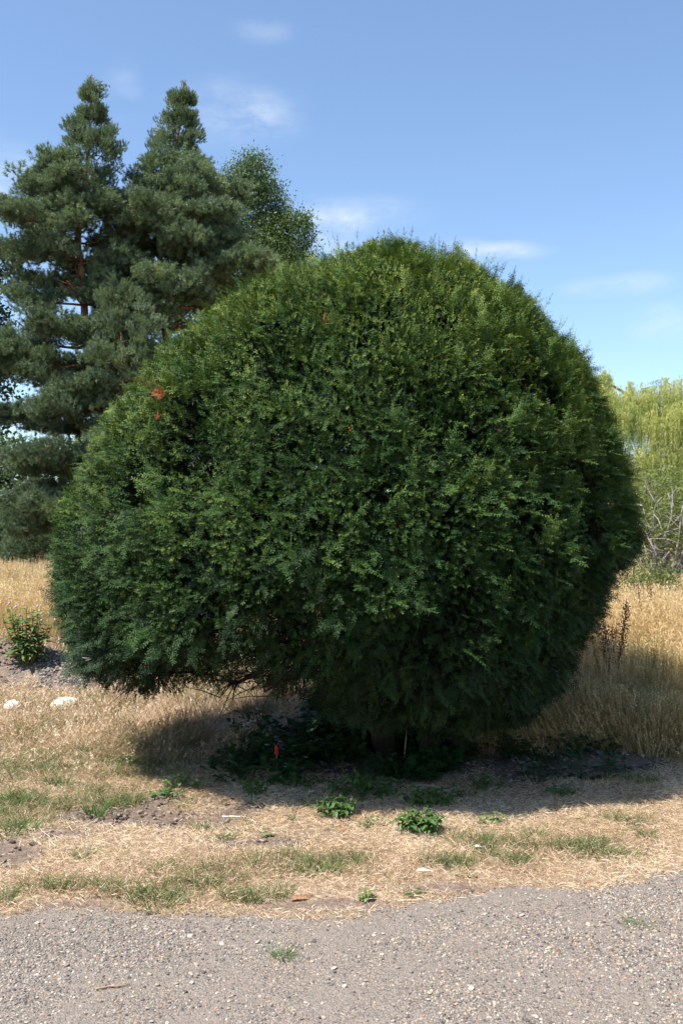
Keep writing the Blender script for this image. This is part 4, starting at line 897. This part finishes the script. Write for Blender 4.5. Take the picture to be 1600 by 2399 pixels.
LEAF = {c: [weed_leaf(1.0, U(.5, .68), v + U(-.12, .12)) for _ in range(4)] for c, v in (('dark', .42), ('mid', .6), ('light', .85))}
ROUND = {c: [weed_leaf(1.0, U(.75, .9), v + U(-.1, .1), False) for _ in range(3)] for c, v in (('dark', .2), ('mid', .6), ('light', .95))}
def put_leaf(parent, me, p, az, tilt, L):
    o = link('leaf', me, parent, p); o.rotation_euler = (tilt, U(-.3, .3), az - PI / 2); o.scale = (L, L, L); return o
def weed(name, label, cat, px, py, width, height, nst, L, tone, lib=LEAF, group=None, pairs=4, lean=.5, dep=None):
    g = gnd(px, py) if dep is None else at(px, py, dep)[:2]; base = A(g[0], g[1], gz(*g) - .004); t = thing(name, label, cat, base, group)
    for k in range(nst):
        a = k * 2.4 + U(-.4, .4); r = width * .5 * math.sqrt((k + .3) / nst); foot = A(math.cos(a) * r * .45, math.sin(a) * r * .35, 0); h = height * U(.7, 1.05) * (1 - .35 * (r / (width * .5 + 1e-6)) ** 2)
        top = A(math.cos(a) * r, math.sin(a) * r * .75, h); c = bez(foot, foot + A(0, 0, h * .4), top - A(0, 0, h * .25), top, 6); b = MB(); b.tube(c, [.0022, .002, .0018, .0016, .0013, .001], 4); st = b.build('stem', M_stem, t, True)
        for j in range(pairs):
            u = .35 + .65 * (j + .6) / pairs; q = c[min(5, int(u * 5.2))]; sc = L * (1.05 - .5 * max(0, u - .7) / .3) * U(.8, 1.15); az = a + j * 1.57 + U(-.3, .3)
            for sd in (0, PI): put_leaf(st, lib[tone][rng.integers(0, len(lib[tone]))], q, az + sd, U(-.35, .25) + (.35 if j == pairs - 1 else 0), sc)
    return t
NG = 'nettle clumps along the shade edge of the yew'
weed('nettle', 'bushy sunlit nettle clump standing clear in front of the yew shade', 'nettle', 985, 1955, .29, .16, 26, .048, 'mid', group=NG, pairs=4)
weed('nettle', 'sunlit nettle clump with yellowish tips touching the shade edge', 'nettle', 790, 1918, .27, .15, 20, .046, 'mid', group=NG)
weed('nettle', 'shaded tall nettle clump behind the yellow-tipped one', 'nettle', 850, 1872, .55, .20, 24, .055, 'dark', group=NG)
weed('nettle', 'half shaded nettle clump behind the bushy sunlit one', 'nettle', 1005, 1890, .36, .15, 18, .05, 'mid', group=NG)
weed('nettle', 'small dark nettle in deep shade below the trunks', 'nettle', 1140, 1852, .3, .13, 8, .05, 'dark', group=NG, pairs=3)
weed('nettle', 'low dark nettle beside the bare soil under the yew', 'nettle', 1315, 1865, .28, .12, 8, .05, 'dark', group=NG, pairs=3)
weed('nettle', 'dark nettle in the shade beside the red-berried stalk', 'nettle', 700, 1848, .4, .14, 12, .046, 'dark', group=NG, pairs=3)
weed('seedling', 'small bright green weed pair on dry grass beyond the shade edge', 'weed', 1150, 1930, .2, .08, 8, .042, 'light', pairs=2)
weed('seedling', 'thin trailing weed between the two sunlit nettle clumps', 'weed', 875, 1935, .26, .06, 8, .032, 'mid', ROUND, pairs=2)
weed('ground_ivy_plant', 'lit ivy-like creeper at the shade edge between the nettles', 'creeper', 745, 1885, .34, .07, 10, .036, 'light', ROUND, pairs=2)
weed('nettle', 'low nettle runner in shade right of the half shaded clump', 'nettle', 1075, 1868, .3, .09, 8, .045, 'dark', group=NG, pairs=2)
weed('creeper', 'low leafy creeper in the shade left of the red berries', 'creeper', 560, 1835, .34, .07, 9, .036, 'dark', ROUND, pairs=2)
weed('bramble', 'arching bramble with rounded pale leaves beside bare soil', 'bramble', 425, 1852, .3, .16, 9, .04, 'light', ROUND, pairs=3)
weed('bramble', 'low bramble trailing towards the soil patch', 'bramble', 385, 1868, .28, .07, 9, .036, 'mid', ROUND, pairs=3)
weed('bramble', 'small bushy bramble sprouting at the shade edge', 'bramble', 598, 1868, .2, .14, 12, .032, 'mid', ROUND, pairs=4)
weed('dock_seedling', 'little yellow-green leafy plant at the gravel edge', 'weed', 862, 2108, .09, .06, 5, .03, 'light', ROUND, pairs=2)
weed('plantain', 'flat dark green weed beside straw at the gravel edge', 'weed', 970, 2098, .13, .025, 4, .035, 'dark', ROUND, pairs=2)
weed('plantain', 'pair of fallen yellow-green leaves on dry verge', 'weed', 1095, 2056, .10, .02, 2, .035, 'light', ROUND, pairs=1)
weed('plantain', 'small green weed beside the dark soil hole', 'weed', 625, 1962, .13, .035, 4, .03, 'mid', ROUND, pairs=2)
weed('seedling', 'tiny green weed on straw right of the long bleached stalk', 'weed', 685, 1922, .10, .04, 3, .03, 'mid', pairs=2)
weed('seedling', 'bluish green weed in the middle of the soil patch', 'weed', 478, 1945, .13, .04, 5, .035, 'dark', pairs=2)
weed('dandelion', 'leafy green weed in the dry grass left of the shade', 'weed', 275, 1795, .30, .10, 6, .06, 'light', pairs=3)

# green tufts one can tell apart
def tuft_mesh(n, rad, l0, l1, w, spread_, v):
    a = U(0, 6.28, n); r = rad * np.sqrt(rng.random(n)); base = np.stack([np.cos(a) * r, np.sin(a) * r, np.full(n, -.008)], 1)
    d = np.stack([np.cos(a) * r / rad * spread_ + rng.normal(size=n) * .15, np.sin(a) * r / rad * spread_ + rng.normal(size=n) * .15, np.ones(n)], 1)
    V, T = blades(base, d, U(l0, l1, n), w * U(.7, 1.3, n), U(.1, .5, n)); return mesh_arr('blades', V, T, M_tuft, np.repeat(v + rng.normal(size=n) * .14, 5))
TUFT = [tuft_mesh(90, .05, .05, .11, .0036, .8, .45) for _ in range(4)] + [tuft_mesh(70, .04, .10, .22, .004, .5, .35) for _ in range(2)] + [tuft_mesh(160, .09, .05, .10, .0036, .5, .28) for _ in range(2)]
spots = [(20, 1890, 0, 1.4), (75, 1885, 2, 1.2), (270, 1888, 1, 1.2), (310, 1880, 3, 1.1), (25, 1955, 2, 1.2), (60, 1945, 0, 1.), (125, 1845, 4, .6), (720, 2048, 0, 1.), (770, 2040, 1, .9), (590, 2112, 2, .9), (555, 2105, 3, .9), (1330, 1990, 6, .8), (1385, 1985, 7, .8), (1475, 1932, 6, .7), (1512, 1962, 1, .8),
         (1137, 1972, 4, .45), (1120, 1985, 0, 1.), (1137, 2008, 3, .9), (1205, 2025, 2, 1.), (1070, 2035, 1, .9), (1246, 1960, 0, .9), (812, 2028, 3, 1.), (530, 1966, 2, .7), (700, 2020, 0, .9), (200, 2010, 3, .8), (140, 2080, 1, 1.), (262, 2086, 2, .9), (486, 2078, 0, 1.), (8, 2112, 2, 1.), (1500, 1835, 6, .9), (1400, 2000, 2, 1.), (300, 1800, 4, .7), (655, 2100, 0, .9)]
def tuft_label(px, py):
    if px < 160 and py < 1990: return 'bright green tuft in the grassy patch left of the soil'
    if px < 330 and py < 1990: return 'bright green tuft beside the tall spiky one above the soil'
    if py > 2075: return 'low green tuft close to the left gravel edge'
    if px < 560: return 'small tuft in dry grass between soil patch and gravel'
    if px < 830: return 'green tuft in dry grass below the dark soil hole'
    if px > 1290: return 'dark green tuft in the dry verge beyond the nettles'
    return 'upright green tuft in straw between nettles and gravel'
for (px, py, m, sc) in spots:
    g = gnd(px, py); lab = tuft_label(px, py); t = thing('grass_tuft', lab, 'grass tuft', (g[0], g[1], gz(*g)), 'tufts: ' + lab); o = link('blades', TUFT[m], t); o['kind'] = 'stuff'; o.scale = (sc, sc, sc); o.rotation_euler = (0, 0, U(0, 6.28))
for (px, py, m, sc, lab) in ((225, 1915, 4, 1.0, 'tall spiky grass tuft beside the soil patch, longest of the verge'), (370, 2118, 6, 1.25, 'lush dark green grass clump overhanging the gravel edge'), (150, 1848, 5, .8, 'loose bluish grass tuft left of the pale twig'), (215, 1775, 5, 1.0, 'tall green grass tuft among the half-high meadow grass'), (1490, 2192, 0, .7, 'small green tuft growing alone in the gravel'), (665, 2265, 3, .7, 'faded little tuft growing in the middle of the gravel path')):
    g = gnd(px, py); z = gz(*g) if py < 2130 else .005; t = thing('grass_tuft', lab, 'grass tuft', (g[0], g[1], z)); o = link('blades', TUFT[m], t); o['kind'] = 'stuff'; o.scale = (sc, sc, sc * .9)

# thistle on the mound
def thistle(px, py, dep, nst, h, w):
    g = gnd(px, py); base = A(g[0], g[1], gz(g[0], g[1])); t = thing('thistle', 'tall green thistle with mauve flower heads growing on the earth mound', 'thistle', base)
    lib = [var_mesh(weed_leaf(1.0, .26, .5), 0) if False else weed_leaf(1.0, .34, U(.6, 1.0)) for _ in range(4)]; fl = ball('flower', M_mauve, .013, 1.2)
    for k in range(nst):
        a = k * 2.4; r = w * .5 * math.sqrt((k + .3) / nst); hh = h * U(.7, 1.05); top = A(math.cos(a) * r, math.sin(a) * r * .6, hh); c = bez(A(math.cos(a) * .06, math.sin(a) * .06, -.02), A(math.cos(a) * .1, math.sin(a) * .1, hh * .4), top - A(0, 0, hh * .3), top, 10); b = MB(); b.tube(c, np.linspace(.006, .003, 10), 4); st = b.build('stem', M_stem, t, True)
        for j in range(20):
            u = .14 + .84 * j / 20; i = int(u * 9); q = c[i] * (1 - (u * 9 - i)) + c[min(9, i + 1)] * (u * 9 - i); put_leaf(st, lib[rng.integers(0, 4)], q, j * 2.4 + a, U(-.1, .6), U(.11, .19) * (1.2 - .5 * u))
        for j in range(1 if k % 2 else 0): o = link('flower', fl, st, top + A(U(-.03, .03), U(-.02, .02), .01 + .02 * j))
thistle(65, 1553, 12.0, 15, .62, .62)
t = weed('weed_plant', 'low dark weed right of the thistle on the earth mound', 'weed', 118, 1500, .25, .12, 5, .08, 'mid', pairs=3)

# pale stones beside the mound
def rock(px, py, w, hgt_, lab, seed):
    g = gnd(px, py); q = np.random.default_rng(seed); bm = bmesh.new(); bmesh.ops.create_icosphere(bm, subdivisions=4, radius=.5)
    co = np.array([v.co[:] for v in bm.verts]); n_ = vnoise(co * 1.0, .35, seed) * .12 + vnoise(co, .14, seed + 1) * .06 + vnoise(co, .07, seed + 2) * .025
    for v, k in zip(bm.verts, n_): c = v.co * (1 + k); v.co = Vector((c.x * w, c.y * w * .6, max(c.z, -.3) * hgt_))
    me = bpy.data.meshes.new('stone'); bm.to_mesh(me); bm.free(); me.materials.append(M_chalk); o = link('stone', me, None, (g[0], g[1], gz(*g) + hgt_ * .55)); o.rotation_euler = (.05, -.12, .15); tag(o, lab, 'stone')
rock(152, 1668, .25, .13, 'white chalky stone lying in the grass below the yew skirt', 3)
rock(30, 1672, .16, .12, 'smaller pale stone half hidden in grass below the thistle', 4)

# twigs, stalks, leaves and feathers lying about
def stick(name, lab, cat, p0, p1, r, mat, z=None, grp=None):
    a, b_ = gnd(*p0), gnd(*p1); q = np.linspace(0, 1, 6)[:, None]; c = a * (1 - q) + b_ * q; c = np.concatenate([c, np.zeros((6, 1))], 1); zz = ground_z(c[:, 0], c[:, 1]) + .012 if z is None else np.full(6, z); c[:, 2] = np.linspace(zz[0], zz[-1], 6) + r; c[1:-1] += rng.normal(size=(4, 3)) * .004 * A(1, 1, .3)
    org = c[0].copy(); b = MB(); b.tube(c - org, r * np.linspace(1, .55, 6), 6); tag(b.build(name, mat, None, True, org), lab, cat, grp)
stick('twig', 'brown twig lying on open gravel', 'twig', (225, 2348), (305, 2335), .0042, M_twig, .012)
stick('twig', 'short dark twig on gravel below the lush grass clump', 'twig', (512, 2157), (546, 2159), .003, M_twig, .012)
stick('twig', 'thin reddish twig along the gravel edge', 'twig', (1110, 2098), (1160, 2097), .003, M_brownleaf)
stick('stalk', 'long bleached stalk lying on straw near the soil patch', 'stalk', (522, 1922), (578, 1920), .0045, M_straw)
stick('stalk', 'pale bent stalk on dry grass beside the loose bluish tuft', 'stalk', (130, 1838), (190, 1852), .0035, M_straw)
stick('stalk', 'pale flat stalk at the gravel edge beside dark green weed', 'stalk', (932, 2118), (985, 2115), .003, M_straw)
stick('stalk', 'straw stalk lying at the left gravel edge', 'stalk', (85, 2125), (135, 2152), .0025, M_straw)
g0 = gnd(945, 1800); b = MB(); c = bez(A(0, 0, -.02), A(.01, 0, .15), A(.03, -.02, .3), A(.035, .0, .52), 8); b.tube(c, np.linspace(.006, .003, 8), 5); tag(b.build('dead_stem', M_twig, None, True, A(g0[0], g0[1], gz(*g0))), 'thin upright reddish dead stem in front of the yew trunk', 'stem')
def litter_leaf(px, py, L, mat, lab, cat, z=None, asp=.45):
    g = gnd(px, py); me = weed_leaf(L, L * asp, 0, False); me.materials.clear(); me.materials.append(mat); o = link('fallen_leaf' if cat == 'leaf' else 'feather', me, None, (g[0], g[1], gz(*g) + .03 if z is None else z)); o.rotation_euler = (.25, .1, -1.4); tag(o, lab, cat)
litter_leaf(680, 2116, .10, M_brownleaf, 'curled orange-brown leaf on bare earth at the gravel edge', 'leaf', .012, .22)
litter_leaf(790, 1958, .05, M_brownleaf, 'small reddish leaf on straw in front of the yellow-tipped nettles', 'leaf')
litter_leaf(975, 2056, .085, M_white, 'whitish feather lying on dry verge', 'feather', None, .2)
litter_leaf(1112, 1998, .035, M_white, 'tiny white downy feather beside a green tuft', 'feather', None, .6)

# red-berried stalk under the yew
g0 = gnd(648, 1815); base = A(g0[0], g0[1], gz(*g0)); t = thing('arum', 'stalk of bright red berries standing in the shade under the yew', 'arum', base); b = MB(); b.tube([A(0, 0, -.01), A(.003, 0, .07), A(0, 0, .17)], [.0045, .0042, .005], 6); st = b.build('stalk', M_stem, t, True); bm_ = ball('berry', M_red, .006, 1.0, 3, 2, .05)
for k in range(34):
    u = k / 34; a = k * 2.4; r = .0085 * (1 - .35 * u); link('berry', bm_, st, (r * math.cos(a), r * math.sin(a), .135 + .06 * u))

# rusty dock stems at the edge of the tall grass
def dock(px, py, dep, h, nst, lab):
    g = at(px, py, dep); base = A(g[0], g[1], gz(g[0], g[1])); t = thing('dock', lab, 'dock plant', base, 'rusty dock stems in the tall grass')
    for k in range(nst):
        a = U(0, 6.28); top = A(math.cos(a) * .12, math.sin(a) * .08, h * U(.8, 1.05)); c = bez(A(0, 0, -.02), A(0, 0, h * .4), top - A(0, 0, h * .3), top, 8); b = MB(); b.tube(c, np.linspace(.006, .002, 8), 5); st = b.build('stem', M_brownweed, t, True)
        n = 260; u = .40 + .55 * rng.random(n); q = np.stack([np.interp(u, np.linspace(0, 1, 8), c[:, i]) for i in range(3)], 1) + rng.normal(size=(n, 3)) * .018; V, T = blades(q, rdir(n), U(.010, .020, n), U(.008, .014, n), np.zeros(n)); o = link('seed_head', mesh_arr('seed_head', V, T, M_brownweed, np.repeat(U(0, 1, n), 5)), st); o['kind'] = 'stuff'
dock(1438, 1590, 9.0, 1.05, 5, 'rusty brown dock stems against the right flank of the yew')
dock(1415, 1600, 9.3, .95, 3, 'slim rusty dock stems just behind the yew edge')
dock(1515, 1480, 11.0, 1.1, 5, 'rusty dock stems standing among golden grass')
dock(1480, 1420, 13.5, 1.0, 4, 'rusty dock stems below the low bright green bush')
